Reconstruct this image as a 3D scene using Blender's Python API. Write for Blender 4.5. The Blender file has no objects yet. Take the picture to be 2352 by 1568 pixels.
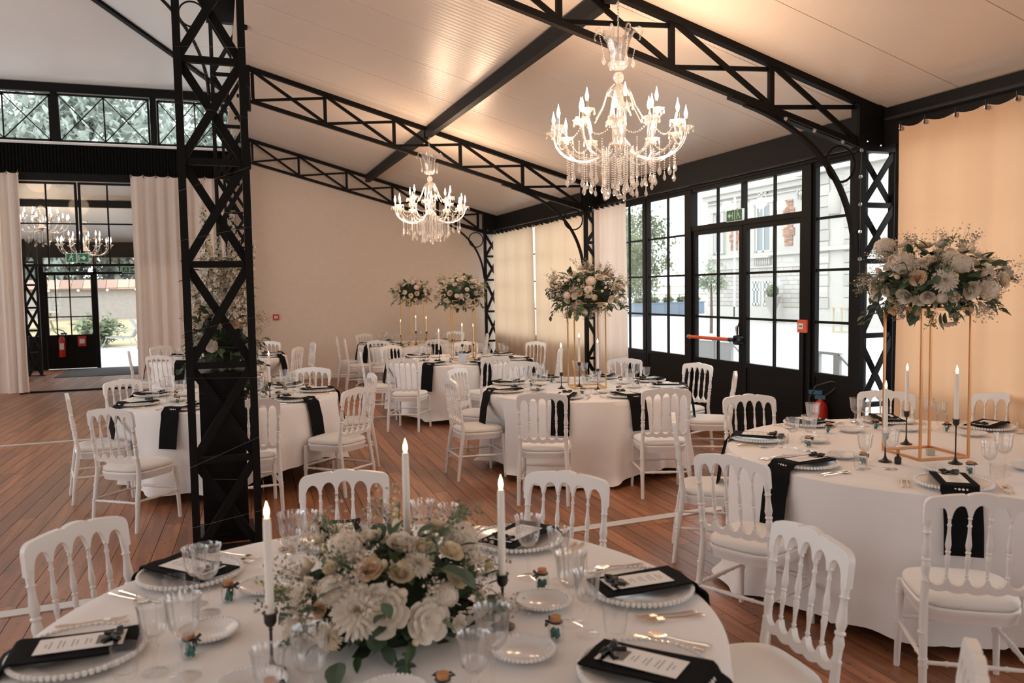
import bpy, math, random
from math import sin, cos, pi, sqrt, atan2, radians, hypot
from mathutils import Vector, Matrix

random.seed(7)
S = bpy.context.scene
COL = S.collection

# ------------------------------------------------------------------ camera, world, lamps, exposure
CAM = Vector((0, 0, 1.75))
cd = bpy.data.cameras.new('camera'); cam = bpy.data.objects.new('camera', cd); COL.objects.link(cam)
RX = Vector((0.93975, -0.34151, -0.01548)); RD = Vector((-0.03656, -0.05535, -0.99780)); RF = Vector((0.33990, 0.93825, -0.06450))
cam.matrix_world = Matrix(((RX.x, -RD.x, -RF.x, CAM.x), (RX.y, -RD.y, -RF.y, CAM.y), (RX.z, -RD.z, -RF.z, CAM.z), (0, 0, 0, 1)))
cd.sensor_width = 36; cd.sensor_fit = 'HORIZONTAL'; cd.lens = 28.5346; cd.clip_start = 0.05; cd.clip_end = 400
cd.dof.use_dof = True; cd.dof.focus_distance = 6.5; cd.dof.aperture_fstop = 3.5
S.camera = cam

w = bpy.data.worlds.new('world'); S.world = w; w.use_nodes = True
bg = w.node_tree.nodes['Background']; bg.inputs[0].default_value = (0.93, 0.97, 1.0, 1); bg.inputs[1].default_value = 3.3   # bright overcast sky

def lamp(name, loc, power, col, size):
    l = bpy.data.lights.new(name, 'POINT'); l.energy = power; l.color = col; l.shadow_soft_size = size
    o = bpy.data.objects.new(name, l); o.location = loc; COL.objects.link(o); return o
WARM = (1.0, 0.68, 0.46)
CHAND = [(2.93, 5.62, 2.9), (2.93, 11.44, 2.9), (-3.36, 19.3, 3.25), (-2.58, 19.3, 2.78)]
for i, (x, y, z) in enumerate(CHAND + [(2.93, -0.2, 2.9), (-4.2, 3.0, 4.6), (-4.2, 9.5, 4.6)]):   # the lamps in view and those of the bays behind the camera and in the nave
    pw_ = (98, 98, 9, 9, 12, 25, 30)[i]
    if i < 2:                                                  # four lamps among the candle bulbs
        for k in range(4): lamp('chandelier_glow', (x + .44 * cos(.4 + k * pi / 2), y + .44 * sin(.4 + k * pi / 2), z + .17), pw_ / 4, WARM, .09)
    else: lamp('chandelier_glow', (x, y, z + .12), pw_, WARM, .3)

S.view_settings.view_transform = 'Standard'; S.view_settings.look = 'None'
S.view_settings.exposure = 0.02; S.view_settings.gamma = 1.0; S.view_settings.use_curve_mapping = False
S.cycles.use_denoising = True
S.cycles.max_bounces = 8; S.cycles.diffuse_bounces = 4; S.cycles.glossy_bounces = 3; S.cycles.transmission_bounces = 4
S.cycles.transparent_max_bounces = 32; S.cycles.sample_clamp_indirect = 4.0; S.cycles.sample_clamp_direct = 0
S.cycles.caustics_reflective = True; S.cycles.caustics_refractive = False; S.cycles.blur_glossy = 1.0

# ------------------------------------------------------------------ materials
def mat(name, col, rough=.5, metal=0., bump=None, var=0., spec=.5, sheen=0., trans=0., rnd=0., bscale=(1, 1, 1)):
    """plain surface; bump=(scale,strength) gives fine relief, var mottles the colour, rnd varies it from piece to piece"""
    m = bpy.data.materials.new(name); m.use_nodes = True; nt = m.node_tree; N = nt.nodes; L = nt.links
    p = N['Principled BSDF']; out = N['Material Output']
    p.inputs['Base Color'].default_value = (*col, 1); p.inputs['Roughness'].default_value = rough
    p.inputs['Metallic'].default_value = metal; p.inputs['Specular IOR Level'].default_value = spec
    if sheen: p.inputs['Sheen Weight'].default_value = sheen
    tc = None
    if bump or var:
        tc = N.new('ShaderNodeTexCoord'); mp = N.new('ShaderNodeMapping'); mp.inputs['Scale'].default_value = bscale
        L.new(tc.outputs['Object'], mp.inputs[0])
        nz = N.new('ShaderNodeTexNoise'); nz.inputs['Scale'].default_value = bump[0] if bump else 4; nz.inputs['Detail'].default_value = 4
        L.new(mp.outputs[0], nz.inputs['Vector'])
        if bump:
            b = N.new('ShaderNodeBump'); b.inputs['Strength'].default_value = bump[1]; b.inputs['Distance'].default_value = .01
            L.new(nz.outputs[0], b.inputs['Height']); L.new(b.outputs[0], p.inputs['Normal'])
    if var or rnd:
        hsv = N.new('ShaderNodeHueSaturation'); hsv.inputs['Color'].default_value = (*col, 1)
        mr = N.new('ShaderNodeMapRange'); a = var or rnd
        mr.inputs[3].default_value = 1 - a; mr.inputs[4].default_value = 1 + a
        if rnd:
            oi = N.new('ShaderNodeObjectInfo'); ge = N.new('ShaderNodeNewGeometry'); ad = N.new('ShaderNodeMath'); fr = N.new('ShaderNodeMath'); fr.operation = 'FRACT'
            L.new(oi.outputs['Random'], ad.inputs[0]); L.new(ge.outputs['Random Per Island'], ad.inputs[1]); L.new(ad.outputs[0], fr.inputs[0]); L.new(fr.outputs[0], mr.inputs[0])
        else: L.new(nz.outputs[0], mr.inputs[0])
        L.new(mr.outputs[0], hsv.inputs['Value']); L.new(hsv.outputs[0], p.inputs['Base Color'])
    if trans:
        t = N.new('ShaderNodeBsdfTranslucent'); t.inputs[0].default_value = (*col, 1); mx = N.new('ShaderNodeMixShader'); mx.inputs[0].default_value = trans
        L.new(p.outputs[0], mx.inputs[1]); L.new(t.outputs[0], mx.inputs[2]); L.new(mx.outputs[0], out.inputs[0])
    return m

def glassy(name, col=(1, 1, 1), f0=.06, edge=.6, white=0., rough=.02, power=3.0):
    """thin clear glass: transmits straight, mirrors more at grazing angles, an optional milky share"""
    m = bpy.data.materials.new(name); m.use_nodes = True; nt = m.node_tree; N = nt.nodes; L = nt.links
    N.remove(N['Principled BSDF']); out = N['Material Output']
    tr = N.new('ShaderNodeBsdfTransparent'); tr.inputs[0].default_value = (*col, 1)
    gl = N.new('ShaderNodeBsdfGlossy'); gl.inputs['Roughness'].default_value = rough
    lw = N.new('ShaderNodeLayerWeight'); lw.inputs[0].default_value = .5
    pw = N.new('ShaderNodeMath'); pw.operation = 'POWER'; pw.inputs[1].default_value = power; L.new(lw.outputs['Facing'], pw.inputs[0])
    mr = N.new('ShaderNodeMapRange'); mr.inputs[3].default_value = f0; mr.inputs[4].default_value = edge; L.new(pw.outputs[0], mr.inputs[0])
    mx = N.new('ShaderNodeMixShader'); L.new(mr.outputs[0], mx.inputs[0]); L.new(tr.outputs[0], mx.inputs[1]); L.new(gl.outputs[0], mx.inputs[2])
    last = mx
    if white:
        df = N.new('ShaderNodeBsdfTranslucent'); df.inputs[0].default_value = (.95, .93, .9, 1); d2 = N.new('ShaderNodeBsdfDiffuse'); d2.inputs[0].default_value = (.95, .93, .9, 1)
        m0 = N.new('ShaderNodeMixShader'); L.new(df.outputs[0], m0.inputs[1]); L.new(d2.outputs[0], m0.inputs[2])
        m2 = N.new('ShaderNodeMixShader'); m2.inputs[0].default_value = white; L.new(mx.outputs[0], m2.inputs[1]); L.new(m0.outputs[0], m2.inputs[2]); last = m2
    L.new(last.outputs[0], out.inputs[0]); return m

def emit(name, col, s):
    m = bpy.data.materials.new(name); m.use_nodes = True; nt = m.node_tree; nt.nodes.remove(nt.nodes['Principled BSDF'])
    e = nt.nodes.new('ShaderNodeEmission'); e.inputs[0].default_value = (*col, 1); e.inputs[1].default_value = s
    nt.links.new(e.outputs[0], nt.nodes['Material Output'].inputs[0]); m.cycles.emission_sampling = 'NONE'; return m

def wood_floor():
    m = bpy.data.materials.new('floorboard_wood'); m.use_nodes = True; nt = m.node_tree; N = nt.nodes; L = nt.links; p = N['Principled BSDF']
    tc = N.new('ShaderNodeNewGeometry'); mp = N.new('ShaderNodeMapping'); mp.inputs['Scale'].default_value = (14, .9, 1); L.new(tc.outputs['Position'], mp.inputs[0])
    oi = N.new('ShaderNodeObjectInfo'); ad = N.new('ShaderNodeMath'); fr = N.new('ShaderNodeMath'); fr.operation = 'FRACT'
    L.new(oi.outputs['Random'], ad.inputs[0]); L.new(tc.outputs['Random Per Island'], ad.inputs[1]); L.new(ad.outputs[0], fr.inputs[0])
    off = N.new('ShaderNodeVectorMath'); off.operation = 'ADD'; L.new(mp.outputs[0], off.inputs[0])
    cx = N.new('ShaderNodeCombineXYZ'); sc = N.new('ShaderNodeMath'); sc.operation = 'MULTIPLY'; sc.inputs[1].default_value = 37; L.new(fr.outputs[0], sc.inputs[0]); L.new(sc.outputs[0], cx.inputs[2]); L.new(cx.outputs[0], off.inputs[1])
    nz = N.new('ShaderNodeTexNoise'); nz.inputs['Scale'].default_value = 1.6; nz.inputs['Detail'].default_value = 7; nz.inputs['Distortion'].default_value = .6; L.new(off.outputs[0], nz.inputs[0])
    cr = N.new('ShaderNodeValToRGB'); e = cr.color_ramp.elements; e[0].position = .3; e[0].color = (.19, .068, .030, 1); e[1].position = .7; e[1].color = (.42, .178, .085, 1); L.new(nz.outputs[0], cr.inputs[0])
    hs = N.new('ShaderNodeHueSaturation'); mr = N.new('ShaderNodeMapRange'); mr.inputs[3].default_value = .72; mr.inputs[4].default_value = 1.3; L.new(fr.outputs[0], mr.inputs[0]); L.new(mr.outputs[0], hs.inputs['Value']); L.new(cr.outputs[0], hs.inputs['Color'])
    # nail heads and scuffs
    vo = N.new('ShaderNodeTexNoise'); vo.inputs['Scale'].default_value = 26; vo.inputs['Detail'].default_value = 2; L.new(tc.outputs['Position'], vo.inputs[0])
    r2 = N.new('ShaderNodeValToRGB'); r2.color_ramp.elements[0].position = .3; r2.color_ramp.elements[0].color = (.35, .35, .35, 1); r2.color_ramp.elements[1].position = .36; L.new(vo.outputs[0], r2.inputs[0])
    mu = N.new('ShaderNodeMix'); mu.data_type = 'RGBA'; mu.blend_type = 'MULTIPLY'; mu.inputs[0].default_value = 1; L.new(hs.outputs[0], mu.inputs[6]); L.new(r2.outputs[0], mu.inputs[7]); L.new(mu.outputs[2], p.inputs['Base Color'])
    rr = N.new('ShaderNodeMapRange'); rr.inputs[3].default_value = .24; rr.inputs[4].default_value = .44; L.new(nz.outputs[0], rr.inputs[0]); L.new(rr.outputs[0], p.inputs['Roughness'])
    bp = N.new('ShaderNodeBump'); bp.inputs['Strength'].default_value = .10; bp.inputs['Distance'].default_value = .004; L.new(nz.outputs[0], bp.inputs['Height']); L.new(bp.outputs[0], p.inputs['Normal'])
    return m

def ribbed_ceiling(name, col):
    m = mat(name, col, .34, spec=.4); nt = m.node_tree; N = nt.nodes; L = nt.links; p = N['Principled BSDF']
    g = N.new('ShaderNodeNewGeometry'); wv = N.new('ShaderNodeTexWave'); wv.bands_direction = 'Y'; wv.inputs['Scale'].default_value = 4.2; wv.inputs['Distortion'].default_value = .5; wv.inputs['Detail'].default_value = 1
    L.new(g.outputs['Position'], wv.inputs[0]); nz = N.new('ShaderNodeTexNoise'); nz.inputs['Scale'].default_value = .9; L.new(g.outputs['Position'], nz.inputs[0])
    b = N.new('ShaderNodeBump'); b.inputs['Strength'].default_value = .10; b.inputs['Distance'].default_value = .01; L.new(wv.outputs[0], b.inputs['Height'])
    b2 = N.new('ShaderNodeBump'); b2.inputs['Strength'].default_value = .3; b2.inputs['Distance'].default_value = .03; L.new(nz.outputs[0], b2.inputs['Height']); L.new(b.outputs[0], b2.inputs['Normal']); L.new(b2.outputs[0], p.inputs['Normal'])
    return m

def curtain_mat(name, col, t):
    m = mat(name, col, .9, trans=t, spec=.1, sheen=.2); return m

M = dict(
    chair=mat('white_lacquer', (.86, .83, .80), .3), cushion=mat('ivory_fabric', (.84, .81, .77), .85, bump=(160, .15), sheen=.2),
    cloth=mat('table_linen', (.86, .83, .81), .85, bump=(220, .06), sheen=.15), black=mat('black_steel', (.0075, .007, .0068), .5, spec=.14, bump=(90, .05)),
    blackmat=mat('black_panel', (.010, .0095, .009), .55, spec=.12, bump=(60, .08)), ceil=ribbed_ceiling('ceiling_panel_paint', (.77, .67, .58)), navec=ribbed_ceiling('nave_ceiling_paint', (.80, .79, .78)),
    plaster=mat('cream_plaster', (.76, .63, .52), .75, bump=(14, .05), var=.05), floor=wood_floor(), gap=mat('dark_joint', (.02, .012, .008), .8),
    strip=mat('grey_floor_strip', (.62, .62, .60), .5, var=.12), peach=curtain_mat('peach_curtain', (.80, .53, .33), .22), blush=curtain_mat('blush_curtain', (.88, .76, .67), .28),
    sand=curtain_mat('sand_curtain', (.87, .66, .46), .4), pleat=mat('black_pleats', (.008, .008, .008), .95, spec=.1), pane=glassy('window_pane', (.97, .99, .98), .035, .5, power=4),
    crystal=glassy('crystal', (1, 1, 1), .14, .95, white=.18, rough=.03, power=1.3), arm=glassy('crystal_arm', (1, 1, 1), .12, .9, white=.07, rough=.03, power=1.2),
    glass=glassy('drinking_glass', (.998, .998, .998), .04, .95, power=4), ribglass=glassy('cut_glass', (.985, .985, .985), .07, 1.0, white=.012, power=2.3),
    bulb=emit('candle_bulb', (1, .80, .55), 22), flame=emit('led_flame', (1, .78, .45), 7), chrome=mat('chrome', (.75, .73, .7), .15, 1.0),
    gold=mat('brushed_gold', (.80, .50, .19), .33, 1.0), copper=mat('copper_gold', (.66, .33, .15), .38, 1.0), wax=mat('ivory_wax', (.88, .82, .74), .5, spec=.3),
    iron=mat('black_iron', (.012, .012, .012), .38), napkin=mat('black_napkin', (.007, .007, .0075), .9, spec=.12, bump=(240, .2)), paper=mat('menu_paper', (.86, .83, .80), .7),
    ink=mat('grey_print', (.45, .43, .42), .8), inkd=mat('grey_picture_print', (.18, .17, .16), .8), ribbon=mat('black_satin', (.01, .01, .01), .3), china=mat('white_china', (.84, .81, .78), .16),
    cutlery=mat('champagne_silver', (.82, .70, .58), .2, 1.0), cork=mat('cork', (.55, .25, .11), .9, bump=(200, .4)), moss=mat('teal_moss', (.02, .16, .13), .95, bump=(120, .8), var=.5),
    bluecard=mat('pale_blue_card', (.60, .69, .78), .7), red=mat('red_enamel', (.55, .03, .02), .3), orange=mat('orange_red_plastic', (.80, .11, .03), .35), blue=mat('petrol_plastic', (.03, .12, .2), .4),
    green=mat('exit_green', (.01, .22, .10), .5), white=mat('white_paint', (.85, .85, .84), .5), grey=mat('grey_metal', (.33, .34, .34), .5), darkgrey=mat('charcoal_mat', (.06, .06, .06), .95, bump=(120, .5)),
    leaf=mat('leaf_green', (.045, .085, .03), .55, rnd=.35, trans=.2), euc=mat('eucalyptus_green', (.075, .115, .07), .6, rnd=.3, trans=.15), sage=mat('sage_green', (.19, .22, .13), .7, rnd=.3, trans=.2),
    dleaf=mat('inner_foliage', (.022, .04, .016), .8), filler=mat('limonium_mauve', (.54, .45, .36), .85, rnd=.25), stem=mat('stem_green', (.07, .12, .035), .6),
    pw=mat('white_petal', (.84, .76, .65), .6, trans=.25, rnd=.06), pc=mat('cream_petal', (.86, .74, .55), .6, trans=.25, rnd=.08), pp=mat('peach_petal', (.84, .62, .42), .6, trans=.25, rnd=.1),
    py=mat('pale_yellow_petal', (.82, .74, .42), .6, trans=.25, rnd=.1), pl=mat('lilac_petal', (.86, .76, .64), .65, trans=.25, rnd=.12), pd=mat('delphinium_petal', (.72, .64, .53), .7, trans=.1, rnd=.3), ctr=mat('flower_eye', (.45, .40, .12), .9),
    marble=mat('black_marble', (.005, .005, .005), .35, spec=.2), wire=mat('silver_wire', (.55, .52, .48), .3, 1.0), stone=mat('pale_stone', (.50, .485, .455), .9, bump=(6, .5), var=.06), stone2=mat('pale_ashlar', (.45, .43, .40), .9, bump=(10, .6), var=.1, rnd=.1),
    brick=mat('pink_brick', (.42, .25, .19), .9, rnd=.3), slate=mat('grey_slate', (.2, .21, .22), .7), pglass=mat('far_window_glass', (.22, .26, .27), .15), wframe=mat('white_joinery', (.62, .62, .60), .6),
    gravel=mat('pale_gravel', (.48, .475, .46), .95, bump=(40, .4), var=.06), lawn=mat('dry_lawn', (.42, .36, .22), .95, bump=(20, .8), var=.25), patio=mat('pale_paving', (.66, .66, .66), .9, bump=(12, .2), var=.05),
    bark=mat('bark', (.12, .085, .06), .95, bump=(14, .9)), conifer=mat('cedar_needles', (.42, .47, .43), .8, rnd=.35, trans=.25), broad=mat('broadleaf_green', (.27, .31, .20), .8, rnd=.4, trans=.3), olive=mat('olive_leaf', (.42, .46, .36), .8, rnd=.3, trans=.3),
    gwall=mat('garden_wall_render', (.36, .33, .31), .95, bump=(8, .5), var=.15), tile=mat('terracotta_tile', (.42, .27, .21), .9, rnd=.3), sling=mat('grey_sling', (.25, .25, .22), .8), planter=mat('blue_grey_planter', (.19, .24, .31), .7), rail=mat('fence_wood', (.5, .43, .33), .9),
)

# ------------------------------------------------------------------ mesh and object helpers
KIDS = {}   # children by parent name
class MB:
    def __init__(s): s.v = []; s.f = []
    def add(s, vs, fs, mx=None):
        o = len(s.v); s.v += [tuple(mx @ Vector(v)) if mx else tuple(v) for v in vs]; s.f += [tuple(i + o for i in f) for f in fs]; return s
    def join(s, b, mx=None): return s.add(b.v, b.f, mx)
    def box(s, x0, x1, y0, y1, z0, z1, mx=None):
        return s.add([(x0, y0, z0), (x1, y0, z0), (x1, y1, z0), (x0, y1, z0), (x0, y0, z1), (x1, y0, z1), (x1, y1, z1), (x0, y1, z1)],
                     [(0, 3, 2, 1), (4, 5, 6, 7), (0, 1, 5, 4), (1, 2, 6, 5), (2, 3, 7, 6), (3, 0, 4, 7)], mx)
    def bar(s, p, q, wd, hd, up=(0, 0, 1)):
        p = Vector(p); q = Vector(q); d = (q - p).normalized(); u = Vector(up); a = d.cross(u)
        if a.length < 1e-4: a = d.cross(Vector((0, 1, 0)))
        a.normalize(); u = a.cross(d).normalized(); a = a * wd / 2; u = u * hd / 2
        return s.add([p - a - u, p + a - u, p + a + u, p - a + u, q - a - u, q + a - u, q + a + u, q - a + u],
                     [(0, 1, 2, 3), (7, 6, 5, 4), (0, 4, 5, 1), (1, 5, 6, 2), (2, 6, 7, 3), (3, 7, 4, 0)])
    def tube(s, pts, r, n=8, cap=True, closed=False):
        pts = [Vector(p) for p in pts]; k = len(pts); rs = r if isinstance(r, (list, tuple)) else [r] * k; o = len(s.v); ref = None
        for i, p in enumerate(pts):
            if closed: d = pts[(i + 1) % k] - pts[i - 1]
            else: d = pts[min(i + 1, k - 1)] - pts[max(i - 1, 0)]
            d.normalize()
            if ref is None: ref = Vector((0, 0, 1)) if abs(d.z) < .9 else Vector((1, 0, 0))
            a = d.cross(ref); a.normalize(); b = a.cross(d); ref = b
            for j in range(n):
                t = 2 * pi * j / n; s.v.append(tuple(p + (a * cos(t) + b * sin(t)) * rs[i]))
        for i in range(k if closed else k - 1):
            i2 = (i + 1) % k
            for j in range(n):
                j2 = (j + 1) % n; s.f.append((o + i * n + j, o + i * n + j2, o + i2 * n + j2, o + i2 * n + j))
        if cap and not closed: s.f.append(tuple(o + j for j in range(n - 1, -1, -1))); s.f.append(tuple(o + (k - 1) * n + j for j in range(n)))
        return s
    def lathe(s, prof, n=16, mx=None, rib=0., nr=12):
        vs = []; fs = []
        for i, (r, z) in enumerate(prof):
            for j in range(n):
                t = 2 * pi * j / n; rr = max(r, 1e-4) * (1 + rib * cos(nr * t)); vs.append((rr * cos(t), rr * sin(t), z))
        for i in range(len(prof) - 1):
            for j in range(n): j2 = (j + 1) % n; fs.append((i * n + j, i * n + j2, (i + 1) * n + j2, (i + 1) * n + j))
        return s.add(vs, fs, mx)
    def ball(s, c, r, n=8, m=5, sz=1.):
        return s.lathe([(r * sin(pi * i / m), -r * sz * cos(pi * i / m)) for i in range(m + 1)], n, Matrix.Translation(Vector(c)))
    def grid(s, fn, nu, nv):
        vs = [fn(i / nu, j / nv) for i in range(nu + 1) for j in range(nv + 1)]
        return s.add(vs, [(i * (nv + 1) + j, (i + 1) * (nv + 1) + j, (i + 1) * (nv + 1) + j + 1, i * (nv + 1) + j + 1) for i in range(nu) for j in range(nv)])
    def mesh(s, name, m, smooth=40):
        me = bpy.data.meshes.new(name); me.from_pydata(s.v, [], s.f); me.materials.append(m)
        if smooth: me.polygons.foreach_set('use_smooth', [True] * len(me.polygons)); me.set_sharp_from_angle(angle=radians(smooth))
        me.update(); return me
    def build(s, name, m, parent=None, smooth=40, loc=None, rz=0): return obj(name, s.mesh(name, m, smooth), parent, loc, rz)

def obj(name, me, parent=None, loc=None, rz=0):
    o = bpy.data.objects.new(name, me); COL.objects.link(o)
    if parent: o.parent = parent; KIDS.setdefault(parent.name, []).append(o)
    if loc is not None: o.location = loc
    if rz: o.rotation_euler = (0, 0, rz)
    return o
def tag(o, label=None, cat=None, group=None, kind=None):
    if label: o['label'] = label
    if cat: o['category'] = cat
    if group: o['group'] = group
    if kind: o['kind'] = kind
    return o
def thing(name, label, cat, loc=(0, 0, 0), rz=0, group=None, kind=None): return tag(obj(name, None, None, loc, rz), label, cat, group, kind)
def dup(o, parent=None, loc=None, rz=None, label=None, group=None):
    c = o.copy(); COL.objects.link(c)
    if parent: c.parent = parent; KIDS.setdefault(parent.name, []).append(c)
    if loc is not None: c.location = loc
    if rz is not None: c.rotation_euler = (0, 0, rz)
    if label: c['label'] = label
    if group: c['group'] = group
    for ch in list(KIDS.get(o.name, ())): dup(ch, c)
    return c
def rotz(a): return Matrix.Rotation(a, 4, 'Z')
def T(x, y, z): return Matrix.Translation((x, y, z))
def project(p):
    d = Vector(p) - CAM; c = d.dot(RF)
    return (1176 + 1864.26 * d.dot(RX) / c, 784 + 1864.26 * d.dot(RD) / c, c) if c > .1 else (-9e9, -9e9, c)
def inframe(p, mrg=120):
    x, y, c = project(p); return c > .1 and -mrg < x < 2352 + mrg and -mrg < y < 1568 + mrg

# ================================================================== THE SETTING
XW, YE, YN = 5.7, 16.75, -7.0          # window plane on the right, end wall, wall behind the camera
COLY = (5.8, 11.5, 16.55)              # rows of iron columns
fl = tag(MB().box(-9, 5.8, YN, 22, -.10, -.014).build('floor', M['gap'], smooth=0), kind='structure')

def boards():
    out = []; r = random.Random(3); wd = .125
    for i in range(119):                                       # bay nearest the camera and the strip under it
        x = -9 + i * wd; y = YN - r.random() * 2.5
        while y < 5.2:
            l = r.uniform(2.2, 4.2); a, b = max(y, YN), min(y + l, 5.2); y += l
            if b - a > .05: out.append([(x + .002, a + .001), (x + wd - .002, a + .001), (x + wd - .002, b - .001), (x + .002, b - .001)])
    t = math.tan(radians(2.6))
    for i in range(128):                                       # boards beyond the first floor strip run a little askew
        x = -10 + i * wd; y = 5.2 - r.random() * 2.5
        while y < 21.9:
            l = r.uniform(2.2, 4.2); a, b = max(y, 5.2), min(y + l, 21.9); y += l
            if b - a > .05:
                q = [(x + .002 + (a - 5.2) * t, a + .001), (x + wd - .002 + (a - 5.2) * t, a + .001), (x + wd - .002 + (b - 5.2) * t, b - .001), (x + .002 + (b - 5.2) * t, b - .001)]
                if q[1][0] < 5.78 and q[2][0] < 5.78 and q[0][0] > -9: out.append(q)
    return out
def board_geo(mb, q):
    vs = [(x, y, -.014) for x, y in q] + [(x, y, 0) for x, y in q]
    return mb.add(vs, [(4, 5, 6, 7), (0, 1, 5, 4), (1, 2, 6, 5), (2, 3, 7, 6), (3, 0, 4, 7)])
bl = []
for q in boards():
    c = (sum(p[0] for p in q) / 4, sum(p[1] for p in q) / 4, 0); vis = any(inframe((*p, 0), 0) for p in q) or inframe(c, 0)
    bl.append((0 if vis and c[1] > 1.5 else 1, (Vector(c) - CAM).length, q))
bl.sort(key=lambda b: (b[0], b[1]))
for k, (v, d, q) in enumerate(bl[:300]): board_geo(MB(), q).build('floorboard', M['floor'], fl, 0)
mb = MB()
for v, d, q in bl[300:]: board_geo(mb, q)
tag(mb.build('floorboards', M['floor'], fl, 0), kind='stuff')
for k, (x0, y0, x1, y1, wd) in enumerate(((-6, 4.78, 5.7, 5.49, .10), (-6, 10.72, 5.7, 11.36, .07))):
    a = Vector((x0, y0, .0035)); b = Vector((x1, y1, .0035))
    tag(MB().bar(a, b, wd, .006).build('floor_strip', M['strip'], smooth=0), ('wide pale grey metal strip across the floorboards by the foreground table', 'thin pale grey metal strip across the floorboards beyond the middle table')[k], 'floor strip')

def P(ax, pl, u, d, z): return (pl + d, u, z) if ax == 'Y' else (u, pl + d, z)
def wbox(mb, ax, pl, u0, u1, d0, d1, z0, z1):
    a = P(ax, pl, u0, d0, z0); b = P(ax, pl, u1, d1, z1)
    return mb.box(min(a[0], b[0]), max(a[0], b[0]), min(a[1], b[1]), max(a[1], b[1]), z0, z1)
def glaz(root, ax, pl, u0, u1, z0, z1, us=(), zs=(), fw=.045, bw=.026, dp=.025, kick=None, m='black', frame=True, sub=True, pane=True):
    """a glazed frame: outer frame, glazing bars and panes; kick=(z) adds a solid panel from z up to z0"""
    if frame:
        f = MB(); zb = kick if kick is not None else z0 - fw
        wbox(f, ax, pl, u0 - fw, u0, -dp, dp, zb, z1 + fw); wbox(f, ax, pl, u1, u1 + fw, -dp, dp, zb, z1 + fw)
        wbox(f, ax, pl, u0, u1, -dp, dp, z1, z1 + fw); wbox(f, ax, pl, u0, u1, -dp, dp, z0 - fw, z0)
        if kick is not None: wbox(f, ax, pl, u0, u1, -dp, dp, kick, kick + .08)
        f.build('frame', M[m], root, 0)
        if kick is not None:
            k = MB(); wbox(k, ax, pl, u0, u1, -.012, .012, kick + .08, z0 - fw); k.build('kick_panel', M['blackmat'], root, 0)
    for u in us:
        b = MB(); wbox(b, ax, pl, u - bw / 2, u + bw / 2, -.014, .014, z0, z1); b.build('glazing_bar', M[m], root, 0)
    for z in zs:
        b = MB(); wbox(b, ax, pl, u0, u1, -.013, .013, z - bw / 2, z + bw / 2); b.build('glazing_bar', M[m], root, 0)
    if not pane: return
    U = [u0] + sorted(us) + [u1]; Z = [z0] + sorted(zs) + [z1]
    for i in range(len(U) - 1):
        for j in range(len(Z) - 1):
            g = MB(); q = [P(ax, pl, U[i], 0, Z[j]), P(ax, pl, U[i + 1], 0, Z[j]), P(ax, pl, U[i + 1], 0, Z[j + 1]), P(ax, pl, U[i], 0, Z[j + 1])]
            g.add(q, [(0, 1, 2, 3)]).build('pane', M['pane'], root, 0)
def struct(name, loc=(0, 0, 0)): return tag(obj(name, None, None, loc), kind='structure')

ZR = (1.37, 1.89, 2.405)
# right wall, bay with the glass doors
wi = struct('window_1'); glaz(wi, 'Y', XW, 6.20, 6.665, .86, 2.92, (), ZR, kick=0)
wi = struct('window_2'); glaz(wi, 'Y', XW, 9.10, 10.04, .86, 2.92, (9.54,), ZR, kick=0)
wi = struct('window_3'); glaz(wi, 'Y', XW, 10.20, 11.30, .86, 2.92, (10.62,), ZR, kick=0)
do = struct('door_1')
for nm, u0, u1, mu in (('door_leaf', 7.94, 8.85, 8.385), ('door_leaf', 6.90, 7.80, 7.33)):
    lf = obj(nm, None, do); glaz(lf, 'Y', XW, u0, u1, .86, 2.385, (mu,), (1.37, 1.89), fw=.055, kick=.01)
tl = obj('transom_light', None, do); glaz(tl, 'Y', XW, 7.90, 8.91, 2.50, 2.92, (8.39,), (), fw=.04, frame=False)
tl = obj('transom_light', None, do); glaz(tl, 'Y', XW, 6.86, 7.85, 2.50, 2.92, (7.33,), (), fw=.04, frame=False)
f = MB()
for u0, u1 in ((8.91, 9.055), (6.71, 6.845)): wbox(f, 'Y', XW, u0, u1, -.05, .05, 0, 2.96)
wbox(f, 'Y', XW, 7.855, 7.895, -.03, .03, 2.44, 2.96); wbox(f, 'Y', XW, 6.845, 8.91, -.04, .04, 2.44, 2.50); wbox(f, 'Y', XW, 6.845, 8.91, -.04, .04, 2.92, 2.97)
f.build('door_frame', M['black'], do, 0)
h = obj('panic_bar', None, do)
MB().tube([(XW - .10, 8.86, 1.115), (XW - .10, 8.02, 1.125)], .021, 12).build('push_bar', M['orange'], h)
MB().tube([(XW - .10, 8.90, 1.115), (XW - .10, 8.86, 1.115)], .024, 12).tube([(XW - .10, 8.89, 1.115), (XW - .03, 8.89, 1.115)], .018, 8).build('end_bracket', M['chrome'], h)
MB().tube([(XW - .10, 8.02, 1.125), (XW - .10, 7.93, 1.125)], .024, 12).lathe([(0, -.03), (.055, -.03), (.06, 0), (.06, .05), (0, .05)], 16, T(XW - .055, 7.93, 1.12) @ Matrix.Rotation(pi / 2, 4, 'Y')).build('latch_housing', M['iron'], h)
MB().tube([(XW - .05, 7.935, 1.18), (XW - .06, 7.93, 1.26), (XW - .05, 7.905, 1.33)], [.012, .018, .008], 8).build('lever', M['chrome'], h)
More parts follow.
